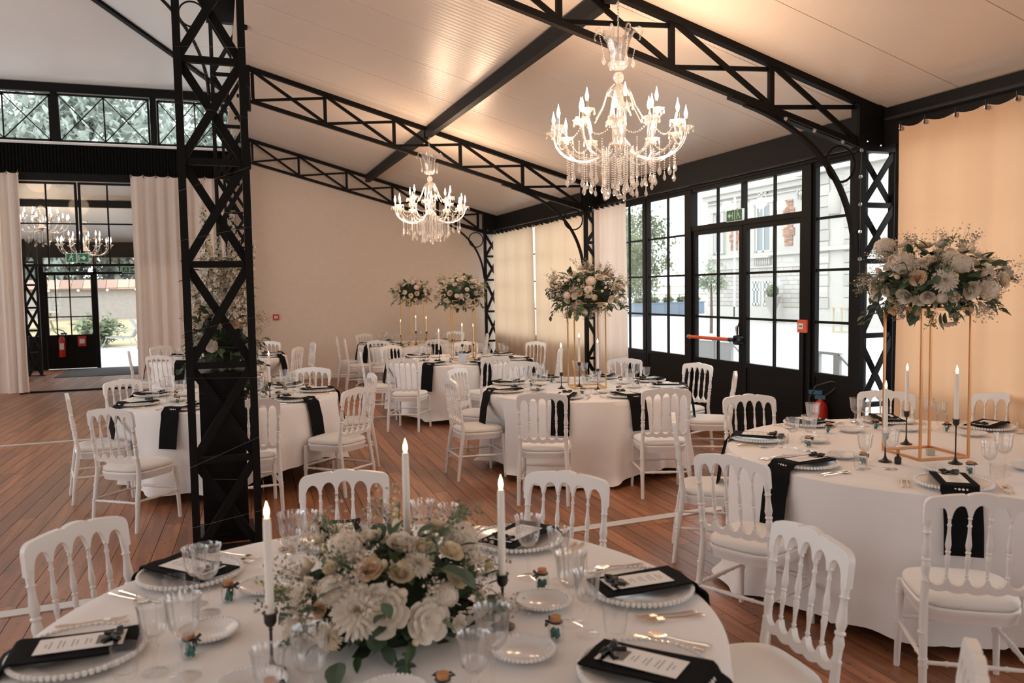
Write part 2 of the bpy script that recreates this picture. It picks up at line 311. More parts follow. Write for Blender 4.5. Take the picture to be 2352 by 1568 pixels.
def exit_sign(name, c, ax, sc, label, dx=1, parent=None):
    o = thing(name, label, 'exit sign', c)
    def q(u, z, d): return (d * dx, u, z) if ax == 'Y' else (u, d * dx, z)
    def bx(u0, u1, z0, z1, d0, d1, m, nm):
        a, b = q(u0 * sc, z0 * sc, d0), q(u1 * sc, z1 * sc, d1); MB().box(min(a[0], b[0]), max(a[0], b[0]), min(a[1], b[1]), max(a[1], b[1]), min(a[2], b[2]), max(a[2], b[2])).build(nm, m, o, 0)
    bx(-.19, .19, -.085, .085, -.03, 0, M['white'], 'housing'); bx(-.18, -.02, -.075, .075, 0, .004, M['green'], 'panel'); bx(0, .18, -.075, .075, 0, .004, M['green'], 'panel')
    def fig(cx, flip):
        m = MB()
        for u0, z0, u1, z1, wd in ((0, .01, .005, .04, .022), (0, .012, -.03, -.02, .012), (-.03, -.02, -.05, -.05, .011), (.0, .01, .028, -.015, .012), (.028, -.015, .018, -.055, .011), (.004, .035, .036, .02, .009), (.004, .035, -.026, .012, .009)):
            m.bar(q((cx + u0 * flip) * sc, z0 * sc, .006), q((cx + u1 * flip) * sc, z1 * sc, .006), wd * sc, .003, up=q(0, 0, 1))
        m.ball(q((cx + .008 * flip) * sc, .055 * sc, .006), .011 * sc, 8, 5); return m
    fig(-.10, 1).build('running_figure', M['white'], o)
    a = MB(); a.bar(q(.05 * sc, 0, .006), q(.10 * sc, 0, .006), .022 * sc, .003, up=q(0, 0, 1)); a.add([q(.09 * sc, .045 * sc, .008), q(.09 * sc, -.045 * sc, .008), q(.145 * sc, 0, .008)], [(0, 1, 2)]); a.bar(q(.025 * sc, .05 * sc, .006), q(.025 * sc, -.05 * sc, .006), .012 * sc, .003, up=q(0, 0, 1)); a.build('arrow', M['white'], o, 0)
    return o
exit_sign('exit_sign', (XW - .07, 7.97, 2.555), 'Y', .8, 'green emergency exit sign above the glass double doors', -1)

# right wall, other bays: behind the curtains, and those beside and behind the camera
for n, (u0, u1) in enumerate(((11.85, 14.1), (14.2, 16.45), (3.05, 5.45), (.25, 2.95), (-3.0, -.15), (-5.7, -3.1)), 4):
    wi = struct('window_%d' % n); glaz(wi, 'Y', XW, u0, u1, .86, 2.92, (u0 + (u1 - u0) / 3, u0 + 2 * (u1 - u0) / 3), (1.37, 1.89, 2.405), kick=0, pane=n < 6)
wr = tag(MB().box(XW - .06, XW + .12, YN, YE, 2.965, 3.30).build('wall_right', M['black'], smooth=0), kind='structure')
f = MB()
for y in (11.39, 11.62, 16.5, 14.15, 5.6, 6.1, 3.0, .1, -3.05): f.box(XW - .03, XW + .05, y - .05, y + .05, 0, 2.97)
f.box(XW - .03, XW + .05, 10.10, 10.14, 0, 2.97); f.build('wall_post', M['black'], wr, 0)
tag(MB().tube([(XW - .12, 5.9, 3.0), (XW - .12, 8.2, 3.0), (XW - .12, 11.4, 3.0)], .011, 8).build('curtain_rail', M['iron']), 'thin black curtain rail above the glass double doors', 'curtain rail')
tag(MB().tube([(XW - .2, -1, 3.165), (XW - .2, 5.6, 3.165)], .011, 8).build('curtain_rail', M['iron']), 'black curtain rail carrying the peach curtain', 'curtain rail')
tag(MB().tube([(XW - .17, 11.6, 2.985), (XW - .17, 16.5, 2.985)], .011, 8).build('curtain_rail', M['iron']), 'black curtain rail in the far corner bay', 'curtain rail')

# end wall: cream plaster in the side aisle, doors and clerestory in the nave
we = MB()
we.add([(.42, YE, 0), (5.8, YE, 0), (5.8, YE, 3.4), (.42, YE, 4.85), (.42, YE + .12, 0), (5.8, YE + .12, 0), (5.8, YE + .12, 3.4), (.42, YE + .12, 4.85)], [(0, 1, 2, 3), (4, 7, 6, 5), (0, 3, 7, 4)])
we = tag(we.build('wall_end', M['plaster'], smooth=0), kind='structure')
tag(MB().box(.45, 5.6, YE - .014, YE, 0, .085).build('baseboard_end', mat('pale_skirting', (.78, .72, .67), .5), smooth=0), kind='structure')
wn = MB(); wn.box(-9, .5, YE - .03, YE + .1, 3.83, 4.46).box(-9, -8.6, YE - .03, YE + .1, 0, 3.85)
for x0, x1 in ((-3.40, -3.31), (-8.7, -8.6)): wn.box(x0, x1, YE - .05, YE + .08, 0, 3.9)
wn.box(-9, .5, YE - .06, YE + .1, 5.40, 5.56).box(-9, .5, YE - .03, YE + .06, 4.46, 4.53)
wn = tag(wn.build('wall_nave', M['black'], smooth=0), kind='structure')
pl_ = MB()
n = 170
for i in range(n):                                             # the pleated black band over the door
    x0 = -8.9 + i * 9.3 / n; x1 = x0 + 9.3 / n; xm = (x0 + x1) / 2
    pl_.add([(x0, YE - .035, 3.97), (xm, YE - .075, 3.97), (x1, YE - .035, 3.97), (x0, YE - .035, 4.46), (xm, YE - .075, 4.46), (x1, YE - .035, 4.46)], [(0, 1, 4, 3), (1, 2, 5, 4)])
tag(pl_.build('pleated_band', M['pleat'], smooth=0), 'black pleated fabric band under the clerestory windows', 'valance')
tag(MB().tube([(-8.9, YE - .09, 4.50), (.35, YE - .09, 4.50)], .017, 8).tube([(-8.9, YE - .09, 4.475), (.35, YE - .09, 4.475)], .008, 6).build('conduit', M['white']), 'white pipe running below the clerestory windows', 'pipe')
# clerestory windows
for n, (x0, x1, tilt) in enumerate(((-4.19, -2.68, 0), (-2.57, -1.05, 1), (-.93, .40, 0), (-5.8, -4.3, 0)), 20):
    wi = struct('window_%d' % n, (0, YE, 4.53)); zt = .84
    f = MB(); xs = [x0, (x0 + x1) / 2, x1]
    f.box(x0, x0 + .035, -.025, .025, 0, zt).box(x1 - .035, x1, -.025, .025, 0, zt).box(x0, x1, -.025, .025, 0, .035).box(x0, x1, -.025, .025, zt - .035, zt); f.build('frame', M['black'], wi, 0)
    MB().bar((xs[1], 0, .03), (xs[1], 0, zt - .03), .024, .02).build('glazing_bar', M['black'], wi, 0)
    for a, b in ((xs[0] + .03, xs[1]), (xs[1], xs[2] - .03)):
        MB().bar((a, 0, .03), (b, 0, zt - .03), .02, .018).build('cross_bar', M['black'], wi, 0); MB().bar((b, 0, .03), (a, 0, zt - .03), .02, .018).build('cross_bar', M['black'], wi, 0)
        MB().add([(a, .012, .03), (b, .012, .03), (b, .012, zt - .03), (a, .012, zt - .03)], [(0, 1, 2, 3)]).build('pane', M['pane'], wi, 0)
    if tilt: wi.rotation_euler = (radians(9), 0, 0)
    else:
        pass
f = MB()
for x in (-2.625, -.99, -4.25, -5.85): f.box(x - .055, x + .055, YE - .04, YE + .06, 4.5, 5.45)
f.build('wall_post', M['black'], wn, 0)
# door screen of the end wall
do = struct('door_2')
glaz(do, 'X', YE, -3.27, -2.37, 2.33, 3.77, (-2.83,), (3.06,), fw=.04)
glaz(do, 'X', YE, -2.27, -1.37, 2.33, 3.77, (-1.83,), (3.06,), fw=.04)
f = MB(); f.box(-3.31, -.4, YE - .035, YE + .035, 2.285, 2.33).box(-3.31, -.4, YE - .03, YE + .03, 0, .03).box(-.45, -.35, YE - .04, YE + .04, 0, 3.8).box(-1.33, -.4, YE - .02, YE + .02, 2.33, 3.8); f.build('door_frame', M['black'], do, 0)
exit_sign('exit_sign', (-2.36, YE - .07, 2.44), 'X', 1.0, 'green emergency exit sign hanging over the open left doorway', -1)

# roofs
def aislez(x): return 4.80 - .281 * (x - .35)
ce = tag(MB().add([(.30, YN, aislez(.30) + .06), (5.9, YN, aislez(5.9) + .06), (5.9, YE + .1, aislez(5.9) + .06), (.30, YE + .1, aislez(.30) + .06)], [(0, 1, 2, 3)]).build('ceiling', M['ceil'], smooth=0), kind='structure')
y = YN
while y < YE:
    b = min(y + 1.0, YE); q = []
    for x in (.30, 5.85):
        for yy in (y + .004, b - .004): q.append((x, yy, aislez(x)))
    MB().add([q[0], q[1], q[3], q[2]] + [(p[0], p[1], p[2] + .045) for p in (q[0], q[1], q[3], q[2])], [(0, 1, 2, 3), (0, 4, 5, 1), (1, 5, 6, 2), (2, 6, 7, 3), (3, 7, 4, 0)]).build('ceiling_panel', M['ceil'], ce, 0); y = b
# hipped nave roof
e = 5.56; s_ = .45
XR = -8.9; RID = 4.6
A = (.42, YE, e); B = (XR, YE, e); HP = ((A[0] + XR) / 2, YE - (A[0] - XR) / 2, e + s_ * (A[0] - XR) / 2)
HN = (HP[0], YN, HP[2]); An = (.42, YN, e); Bn = (XR, YN, e)
tag(MB().add([A, B, HP], [(0, 1, 2)]).add([A, HP, HN, An], [(0, 1, 2, 3)]).add([B, Bn, HN, HP], [(0, 1, 2, 3)]).build('ceiling_nave', M['navec'], smooth=0), kind='structure')
def beam(name, a, b, wd, hd, label, cat='beam'): return tag(MB().bar(a, b, wd, hd).build(name, M['black'], smooth=0), label, cat)
beam('hip_rafter', A, (HP[0], HP[1], HP[2] - .02), .09, .12, 'black hip rafter climbing across the grey nave ceiling', 'rafter')
f = MB().box(.36, .48, YN, YE, 5.42, 5.58); wk = tag(f.build('trim_1', M['black'], smooth=0), kind='structure')
# side clerestory of the nave above the aisle roof
for n, yy in enumerate((11.6, 13.3, 15.0, 9.9, 8.2), 30):
    wi = struct('window_%d' % n); f = MB(); y0, y1 = yy + .05, yy + 1.65
    f.box(.40, .44, yy - .05, yy + .05, 4.75, 5.45); f.build('frame', M['black'], wi, 0)
    for a, b in ((y0, yy + .85), (yy + .85, y1)):
        MB().bar((.42, a, 4.8), (.42, b, 5.4), .022, .02).build('cross_bar', M['black'], wi, 0); MB().bar((.42, b, 4.8), (.42, a, 5.4), .022, .02).build('cross_bar', M['black'], wi, 0)
    MB().add([(.425, y0, 4.78), (.425, y1, 4.78), (.425, y1, 5.42), (.425, y0, 5.42)], [(0, 1, 2, 3)]).build('pane', M['pane'], wi, 0)
# walls the photograph does not show: far side of the nave and behind the camera, open glazing above a solid base
f = MB().box(-9.05, -8.9, YN, 4, 0, 2.1).box(-9.05, -8.9, 4, YE, 0, .9).box(-9.05, -8.9, YN, YE, 3.6, 4.6).box(-9.05, -8.9, YN, YE, 5.4, 5.6)
for k in range(9): f.box(-9.05, -8.9, YN + k * 2.95, YN + k * 2.95 + .4, 0, 5.5)
tag(f.build('wall_left', M['plaster'], smooth=0), kind='structure')
f = MB().box(-9, 5.8, YN - .15, YN, 0, .9).box(-9, 5.8, YN - .15, YN, 2.6, 7.9).box(-6.8, -2.2, YN - .15, YN, 0, 3).box(-1.0, 5.8, YN - .15, YN, 0, 3)
tag(f.build('wall_back', M['plaster'], smooth=0), kind='structure')

# far aisle behind the end wall, with its own sloping ceiling and glass doors to the garden
YB = 21.9
def vz(y): return 4.46 - .28 * (y - YE)
tag(MB().add([(-9, YE + .1, vz(YE + .1)), (2, YE + .1, vz(YE + .1)), (2, YB + .2, vz(YB + .2)), (-9, YB + .2, vz(YB + .2))], [(0, 1, 2, 3)]).build('ceiling_far', M['navec'], smooth=0), kind='structure')
beam('purlin', (-8, 19.3, vz(19.3) - .07), (2, 19.3, vz(19.3) - .07), .1, .14, 'dark purlin under the far room ceiling behind the left door glass', 'purlin')
wb = MB().box(-9, 2, YB - .05, YB + .1, 2.66, 3.05).box(-9, -4.0, YB - .02, YB + .1, 0, .8).box(-1.0, 2, YB - .02, YB + .1, 0, 2.7).box(-3.98, -3.83, YB - .05, YB + .05, 0, 2.7).box(-1.7, -1.6, YB - .05, YB + .05, 0, 2.7)
tag(wb.build('wall_far', M['black'], smooth=0), kind='structure')
f = MB().box(1.9, 2, YE + .1, YB, 0, 4.4).box(-9, -8.9, YE + .1, YB, 0, 4.4); tag(f.build('wall_far_side', M['plaster'], smooth=0), kind='structure')
do = struct('door_3')
lf = obj('door_leaf', None, do); glaz(lf, 'X', YB, -3.77, -2.84, .82, 2.24, (-3.30, -3.60), (1.25, 1.72), fw=.055, kick=.01)
f = MB().box(-2.78, -2.70, YB - .04, YB + .04, 0, 2.66).box(-3.83, -1.6, YB - .04, YB + .04, 2.26, 2.32); f.build('door_frame', M['black'], do, 0)
glaz(do, 'X', YB, -3.80, -2.80, 2.33, 2.64, (-3.28,), (), frame=False); glaz(do, 'X', YB, -2.68, -1.72, 2.33, 2.64, (-2.2,), (), frame=False)
exit_sign('exit_sign', (-1.96, YB - .12, 2.36), 'X', .9, 'small green exit sign over the far doorway to the garden', -1)
tag(MB().box(-3.35, -1.3, 19.6, 21.7, 0, .012).build('door_mat', M['darkgrey'], smooth=0), 'dark grey door mat inside the far doorway', 'door mat')

# ================================================================== IRON FRAME
def column(x0, x1, y, zs, label, plate=True):
    o = thing('lattice_column', label, 'column', ((x0 + x1) / 2, y, 0)); h = (x1 - x0) / 2; zt = zs[-1]
    for sx in (-1, 1): MB().box(sx * h - .024, sx * h + .024, -.035, .035, 0, zt).build('chord', M['black'], o, 0)
    for z in zs[1:-1]: MB().box(-h, h, -.02, .02, z - .022, z + .022).build('rung', M['black'], o, 0)
    for a, b in zip(zs, zs[1:]):
        MB().bar((-h, -.022, a), (h, -.022, b), .012, .055, up=(1, 0, 0)).build('diagonal', M['black'], o, 0); MB().bar((h, .022, a), (-h, .022, b), .012, .055, up=(1, 0, 0)).build('diagonal', M['black'], o, 0)
    if plate: MB().box(-h - .08, h + .08, -.1, .1, 0, .012).build('base_plate', M['black'], o, 0)
    return o
ZN = (0, .63, 1.27, 1.945, 2.62, 3.28, 3.95, 4.62, 5.3)
column(-.185, .215, 5.8, ZN, 'tall black lattice iron column close in front of the left table')
column(.05, .44, 11.5, ZN, 'black lattice iron column seen through the near lattice column')
column(.22, .62, 16.45, ZN, 'black lattice iron column at the inner corner of the end wall')
ZR_ = (0, .65, 1.28, 1.95, 2.45, 2.94)
column(5.43, 5.80, 5.8, ZR_, 'black lattice iron column between glass doors and peach curtain')
column(5.41, 5.78, 11.5, ZR_, 'black lattice iron column behind the middle table flowers')
column(5.40, 5.70, 16.5, ZR_, 'black lattice iron column in the far corner of the room')

def tb(x): return 4.715 - .281 * (x - .55), 4.285 - .271 * (x - .57)
def truss(y, nodes, label):
    o = thing('roof_truss', label, 'truss', (0, y, 0)); n0, n1 = nodes[0], 5.62
    zt = lambda x: tb(x)[0]; zb = lambda x: tb(x)[1]
    MB().bar((n0 - .06, 0, zt(n0 - .06)), (n1 + .1, 0, zt(n1 + .1)), .07, .06).build('top_chord', M['black'], o, 0)
    MB().bar((n0 - .03, 0, zb(n0 - .03)), (n1 - .1, 0, zb(n1 - .1)), .06, .05).build('bottom_chord', M['black'], o, 0)
    for x in nodes: MB().box(x - .022, x + .022, -.02, .02, zb(x), zt(x)).build('vertical', M['black'], o, 0)
    for a, b in zip(nodes, nodes[1:]):
        MB().bar((a, -.015, zt(a) - .02), (b, -.015, zb(b) + .02), .022, .042).build('diagonal', M['black'], o, 0); MB().bar((a, .015, zb(a) + .02), (b, .015, zt(b) - .05), .022, .036).build('diagonal', M['black'], o, 0)
    MB().box(n0 - .09, n0 - .03, -.05, .05, zb(n0) - .12, zt(n0) + .04).build('end_plate', M['black'], o, 0)
    MB().box(5.36, 5.84, -.05, .05, 2.92, zt(5.6) + .03).build('gusset_box', M['black'], o, 0)
    p0, p1, p2 = (4.2, zb(4.2) - .045), (5.30, 2.98), (5.375, 1.98); pts = []
    for i in range(21):
        t = i / 20; pts.append((p0[0] * (1 - t) ** 2 + 2 * p1[0] * t * (1 - t) + p2[0] * t * t, 0, p0[1] * (1 - t) ** 2 + 2 * p1[1] * t * (1 - t) + p2[1] * t * t))
    m = MB()
    for a, b in zip(pts, pts[1:]): m.bar(a, b, .05, .03)
    m.build('curved_brace', M['black'], o, 30)
    MB().bar((4.05, 0, zb(4.05) - .03), (5.40, 0, zb(5.40) - .03), .075, .035).build('brace_shoe', M['black'], o, 0)
    MB().tube([(5.20 + .155 * cos(2 * pi * i / 28), 0, 2.80 + .155 * sin(2 * pi * i / 28)) for i in range(28)], .011, 8, closed=True).build('ring', M['black'], o)
    m = MB()
    for x, z in ((n0 - .025, zt(n0) - .06), (n0 - .025, zb(n0) + .02), (5.6, 2.97), (5.45, 3.0)): m.ball((x, -.055, z), .012, 6, 4)
    m.build('bolts', M['chrome'], o)
    return o
truss(5.8, (.36, 1.55, 2.52, 3.50, 4.46, 5.38), 'nearest black lattice roof truss sloping down towards the peach curtain')
truss(11.5, (.55, 1.49, 2.44, 3.41, 4.375, 5.35), 'black lattice roof truss behind the large chandelier, reaching the middle column')
truss(16.5, (.74, 1.60, 2.52, 3.44, 4.38, 5.25), 'black lattice roof truss against the cream end wall')
truss(0.1, (.36, 1.55, 2.52, 3.50, 4.46, 5.38), 'black lattice roof truss over the camera side of the room')
for a, b, lb in ((-6.9, 5.76, 'black ceiling purlin above the near chandelier chain'), (5.84, 11.46, 'black ceiling purlin between the near and middle trusses'), (11.54, 16.46, 'black ceiling purlin between the middle truss and end wall')):
    beam('purlin', (2.93, a, aislez(2.93) - .075), (2.93, b, aislez(2.93) - .075), .09, .14, lb, 'purlin')
# brace of the nave truss at the middle column
o = thing('nave_brace', 'curved black brace and ring high on the column behind the lattice', 'brace', (0, 11.5, 0)); pts = []
for i in range(17):
    t = i / 16; pts.append((.0 * (1 - t) ** 2 + 2 * -.02 * t * (1 - t) - .95 * t * t, 0, 4.35 * (1 - t) ** 2 + 2 * 5.25 * t * (1 - t) + 5.85 * t * t))
MB().tube(pts, .022, 8).build('curved_brace', M['black'], o)
MB().tube([(-.17 + .16 * cos(2 * pi * i / 28), 0, 5.36 + .16 * sin(2 * pi * i / 28)) for i in range(28)], .012, 8, closed=True).build('ring', M['black'], o)
MB().box(.0, .5, -.05, .05, 5.28, 5.6).build('gusset_box', M['black'], o, 0)
# fine wire wound round the near column
r = random.Random(4); pts = []
for i in range(30):
    t = i / 29; a = 0; c = [(-1, -1), (1, -1), (1, 1), (-1, 1)][i % 4]; pts.append((.015 + c[0] * .243, 5.8 + c[1] * .05 + (.02 if c[1] > 0 else 0), .25 + t * 3.2 + r.uniform(-.12, .12)))
tag(MB().tube(pts, .0006, 4).build('fairy_wire', M['wire']), 'fine silver wire wound around the near lattice column', 'wire')
# clear bulbs strung along the near truss and its column
o = thing('bulb_string', 'string of small clear bulbs along the near truss and column', 'string light', (0, 5.72, 0))
pts = [(4.55 + i * .3, 0, tb(4.55 + i * .3)[1] - .05) for i in range(3)] + [(5.36, 0, 2.93)] + [(5.35, 0, 2.7 - i * .24) for i in range(5)]
MB().tube(pts, .004, 5).build('cable', M['iron'], o)
for p in pts: MB().lathe([(.001, -.035), (.016, -.02), (.012, 0)], 8, T(*p)).build('bulb', M['crystal'], o)

# ------------------------------------------------------------------ curtains
def curtain(ax, pl, u0, u1, z0, z1, m, label, folds, amp, seed, hooks, flip=1):
    r = random.Random(seed); ph = [r.uniform(0, 6.3) for _ in range(6)]; nu, nv = max(40, int(folds * 9)), 14; L = u1 - u0
    o = thing('curtain', label, 'curtain', P(ax, pl, (u0 + u1) / 2, 0, 0)); c = P(ax, pl, (u0 + u1) / 2, 0, 0)
    def fn(i, j):
        t = i; z = z1 + (z0 - z1) * j; k = folds * 2 * pi * t
        d = amp * (.55 + .45 * j) * (.7 * sin(k + ph[0] + .5 * sin(3 * t * pi + ph[1])) + .3 * sin(2.3 * k + ph[2] + j * .6)) + .012 * sin(6 * t + 2.4 * j + ph[3])
        sc = -.035 * abs(sin(pi * t * (hooks - 1))) ** .8 * max(0, 1 - j * 9)
        q = P(ax, pl, u0 + L * t + .015 * sin(k * .5 + 3 * j + ph[4]) * j, d, z + sc); return (q[0] - c[0], q[1] - c[1], q[2])
    g = MB().grid(fn, nu, nv); g.build('cloth', m, o, 180)
    for h in range(hooks):
        q = fn(h / (hooks - 1) * .985 + .0075, .0); d = -.02 * flip; q = (q[0] + (d if ax == 'Y' else 0), q[1] + (d if ax == 'X' else 0), q[2] - .03)
        rg = MB().tube([(q[0] + (0 if ax == 'Y' else .014 * cos(t)), q[1] + (.014 * cos(t) if ax == 'Y' else 0), q[2] + .014 * sin(t)) for t in [i * pi / 5 for i in range(10)]], .004, 5, closed=True); rg.build('eyelet', M['chrome'], o)
        MB().tube([(q[0], q[1], q[2]), (q[0], q[1], q[2] + .06)], .006, 6).ball(q, .012, 6, 4).build('hook', M['iron'], o)
    return o
curtain('Y', 5.52, 5.47, 1.9, .03, 3.10, M['peach'], 'tall peach curtain hanging behind the tall flowers by the near right column', 9, .035, 2, 14)
curtain('Y', 5.50, 11.36, 10.32, .03, 2.97, M['blush'], 'narrow gathered ivory curtain beside the left edge of the glass doors', 6, .05, 5, 7)
curtain('Y', 5.56, 14.06, 11.62, .03, 2.93, M['sand'], 'pale sand curtain directly behind the middle table flowers', 7, .03, 7, 11)
curtain('Y', 5.56, 16.42, 14.12, .03, 2.93, M['sand'], 'sand curtain in the far corner beside the cream end wall', 7, .03, 9, 11)
curtain('X', YE - .14, -4.3, -3.22, .03, 3.96, M['blush'], 'blush curtain left of the open doorway at the picture edge', 6, .06, 11, 7)
curtain('X', YE - .14, -1.42, .30, .03, 3.96, M['blush'], 'blush curtain right of the open doorway, behind the lattice column', 8, .05, 13, 9)
curtain('X', 20.6, -4.75, -3.98, .03, 2.9, M['peach'], 'orange curtain in the far room beside its iron column', 5, .05, 17, 4)
column(-3.95, -3.7, 20.4, (0, .5, 1.0, 1.5, 2.0, 2.5, 3.0), 'slim black lattice column in the far room left of its door')

# ================================================================== CHAIRS
def ring_r(z, z0, z1, base, seq):
    """turned profile between z0 and z1: seq of (fraction, radius factor)"""
    t = (z - z0) / (z1 - z0)
    for (a, ra), (b, rb) in zip(seq, seq[1:]):
        if a <= t <= b: return base * (ra + (rb - ra) * (t - a) / max(b - a, 1e-6))
    return base
SPIN = ((0, .75), (.03, .75), (.045, 1.15), (.06, .75), (.10, .7), (.22, .95), (.30, 1.3), (.36, 1.05), (.38, .8), (.395, 1.25), (.415, 1.25), (.43, .8), (.45, 1.05), (.52, 1.4), (.60, 1.15), (.70, .8), (.80, .72), (.83, 1.15), (.85, .72), (.93, .7), (.945, 1.15), (.96, .75), (1, .8))
POST = ((0, 1), (.04, 1), (.05, 1.15), (.07, 1.15), (.08, .9), (.2, 1.05), (.27, 1.3), (.33, 1.05), (.36, .85), (.375, 1.25), (.40, 1.25), (.415, .85), (.44, 1.0), (.5, 1.3), (.58, 1.1), (.70, .85), (.78, .85), (.80, 1.15), (.82, .85), (.9, 1), (1, 1.05))
def bx_(z): return -.195 - max(0, z - .44) * .125
def turned(pts0, base, seq, nseg, n=8):
    z0, z1 = pts0[0][2], pts0[-1][2]; ts = sorted(set([t for t, _ in seq])); pts = []; rs = []
    for t in ts:
        a = Vector(pts0[0]).lerp(Vector(pts0[-1]), t); pts.append(a); rs.append(dict(seq)[t] * base)
    return MB().tube(pts, rs, n)
def make_chair():
    o = thing('banquet_chair', 'chair', 'chair')
    def rail(fn, y0, y1, n, th):
        m = MB(); q = []
        for i in range(n + 1):
            y = y0 + (y1 - y0) * i / n; a, b = fn(y); q.append((y, a, b))
        for k in range(n):
            pass
        vs = []; fs = []
        for y, a, b in q:
            for z in (a, b):
                for d in (-th / 2, th / 2): vs.append((bx_(z) + d, y, z))
        for i in range(n):
            s0, s1 = i * 4, i * 4 + 4
            fs += [(s0, s0 + 2, s1 + 2, s1), (s0 + 1, s1 + 1, s1 + 3, s0 + 3), (s0, s1, s1 + 1, s0 + 1), (s0 + 2, s0 + 3, s1 + 3, s1 + 2)]
        fs += [(0, 1, 3, 2), (n * 4, n * 4 + 2, n * 4 + 3, n * 4 + 1)]
        return m.add(vs, fs)
    SP = .0735
    def top(y):
        y = abs(y)
        z = .926 - .010 * (y / .05) ** 2 if y < .05 else .918 - .0 * y - .022 * ((y - .05) / .15) ** 1.6 - .006 * max(0, 1 - (y - .05) / .012)
        return z
    def crest(y):
        zt = top(y); e = max(0, abs(y) - .176); zt -= .030 - sqrt(max(0, .030 ** 2 - e * e)) if e < .030 else .030
        k = round(y / SP); dy = (y - k * SP) / .0310; sm = .926 - .028 * (abs(y) / .2) ** 1.7
        zb = sm - .100 + (.050 * sqrt(1 - dy * dy) if abs(dy) < 1 and abs(k) <= 2 else 0)
        if abs(y) > .178: zb = .785
        return zb, max(zt, zb + .01)
    rail(crest, -.206, .206, 112, .026).build('crest_rail', M['chair'], o, 50)
    def low(y):
        k = round(y / SP); dy = (y - k * SP) / .0295; arch = .034 * (1 - sqrt(max(0, 1 - dy * dy))) if abs(dy) < 1 else .034
        return .508 - .009 * abs(cos(pi * y / SP)) + .012 * (y / .18) ** 2, .532 + arch
    rail(low, -.184, .184, 90, .024).build('lower_rail', M['chair'], o, 50)
    sp = None
    for k in (-1.5, -.5, .5, 1.5):
        y = k * SP; m = turned([(bx_(.566), y, .566), (bx_(.832), y, .832)], .0085, SPIN, 0).mesh('spindle', M['chair'], 60); obj('spindle', m, o)
    for s in (-1, 1):
        m = turned([(bx_(.53), s * .187, .53), (bx_(.81), s * .190, .81)], .0145, POST, 0, 10)
        m.tube([(-.255, s * .20, 0), (-.232, s * .197, .2), (-.205, s * .191, .38), (-.196, s * .188, .46), (bx_(.55), s * .187, .55)], [.0145, .0165, .0175, .0165, .0155], 10)
        for z, x in ((.20, -.232), (.225, -.229), (.33, -.212)): m.tube([(x, s * .196, z - .006), (x, s * .196, z + .006)], .0195, 10)
        m.build('rear_leg', M['chair'], o, 60)
        m = MB().tube([(.205, s * .205, 0), (.197, s * .2, .2), (.19, s * .195, .41)], [.0135, .016, .0185], 10)
        for z in (.20, .222, .345, .365): m.tube([(.205 - z * .037, s * (.205 - z * .024), z - .006), (.205 - z * .037, s * (.205 - z * .024), z + .006)], .0205, 10)
        m.build('front_leg', M['chair'], o, 60)
    def st(a, b):
        a = Vector(a); b = Vector(b); q = ((0, .9), (.2, .9), (.22, 1.25), (.25, .9), (.4, 1.1), (.44, 1.35), (.46, 1.0), (.5, 1.2), (.54, 1.0), (.56, 1.35), (.6, 1.1), (.75, .9), (.78, 1.25), (.8, .9), (1, .9))
        MB().tube([a.lerp(b, t) for t, _ in q], [.0105 * k for _, k in q], 8).build('stretcher', M['chair'], o, 60)
    st((-.232, -.196, .215), (-.232, .196, .215)); st((.197, -.2, .235), (.197, .2, .235))
    for s in (-1, 1): st((-.228, s * .195, .225), (.195, s * .2, .215))
    def outline(sc, n=36):
        pts = []
        for i in range(n):
            t = 2 * pi * i / n; c, s = cos(t), sin(t); x = abs(c) ** .5 * (1 if c > 0 else -1) * .215; y = abs(s) ** .5 * (1 if s > 0 else -1) * (.205 + .015 * (x / .215)); pts.append((x * sc, y * sc))
        return pts
    def loft(levels):
        m = MB(); n = 36; vs = []; fs = []
        for sc, z in levels: vs += [(x, y, z) for x, y in outline(sc)]
        for k in range(len(levels) - 1):
            for j in range(n): j2 = (j + 1) % n; fs.append((k * n + j, k * n + j2, (k + 1) * n + j2, (k + 1) * n + j))
        fs.append(tuple(range(n - 1, -1, -1))); fs.append(tuple((len(levels) - 1) * n + j for j in range(n))); return m.add(vs, fs)
    loft([(.93, .375), (.95, .372), (.97, .40), (1.0, .412), (1.0, .425), (.97, .432)]).build('seat_frame', M['chair'], o, 40)
    loft([(.95, .433), (.985, .441), (.99, .452), (.96, .466), (.86, .476), (.6, .482), (.25, .484)]).build('seat_cushion', M['cushion'], o, 80)
    return o

TB = {'T1': (.432, 2.379, 1.0), 'T2': (3.93, 3.65, 1.13), 'T3': (3.4, 7.3, 1.0), 'T4': (3.22, 11.05, 1.02), 'T5': (.09, 8.17, .99), 'T6': (3.4, 14.77, 1.0), 'T7': (0, 13.3, 1.0)}
TN = {'T1': 'foreground table', 'T2': 'peach-curtain table', 'T3': 'middle table', 'T4': 'blue-card table', 'T5': 'lattice-column table', 'T6': 'far corner table', 'T7': 'far left table'}
SEC = ('near', 'near-right', 'right', 'far-right', 'far', 'far-left', 'left', 'near-left')
USED = {}
def seat(t, ang, what):
    """which place round the table, as seen from the camera"""
    x, y, R = TB[t]; rel = (ang - math.degrees(atan2(-y, -x))) % 360; k = int(round(rel / 22.5)) % 16
    for dk in (0, 1, -1, 2, -2, 3, -3):
        q = (k + dk) % 16
        if (t, what, q) not in USED: break
    USED[(t, what, q)] = 1
    return SEC[q // 2] + ' side' if q % 2 == 0 else 'between the %s and %s sides' % (SEC[q // 2], SEC[(q // 2 + 1) % 8])
def at(t, ang, what):
    s = seat(t, ang, what); return (s if s.startswith('between') else 'at the ' + s) + ' of the ' + TN[t]
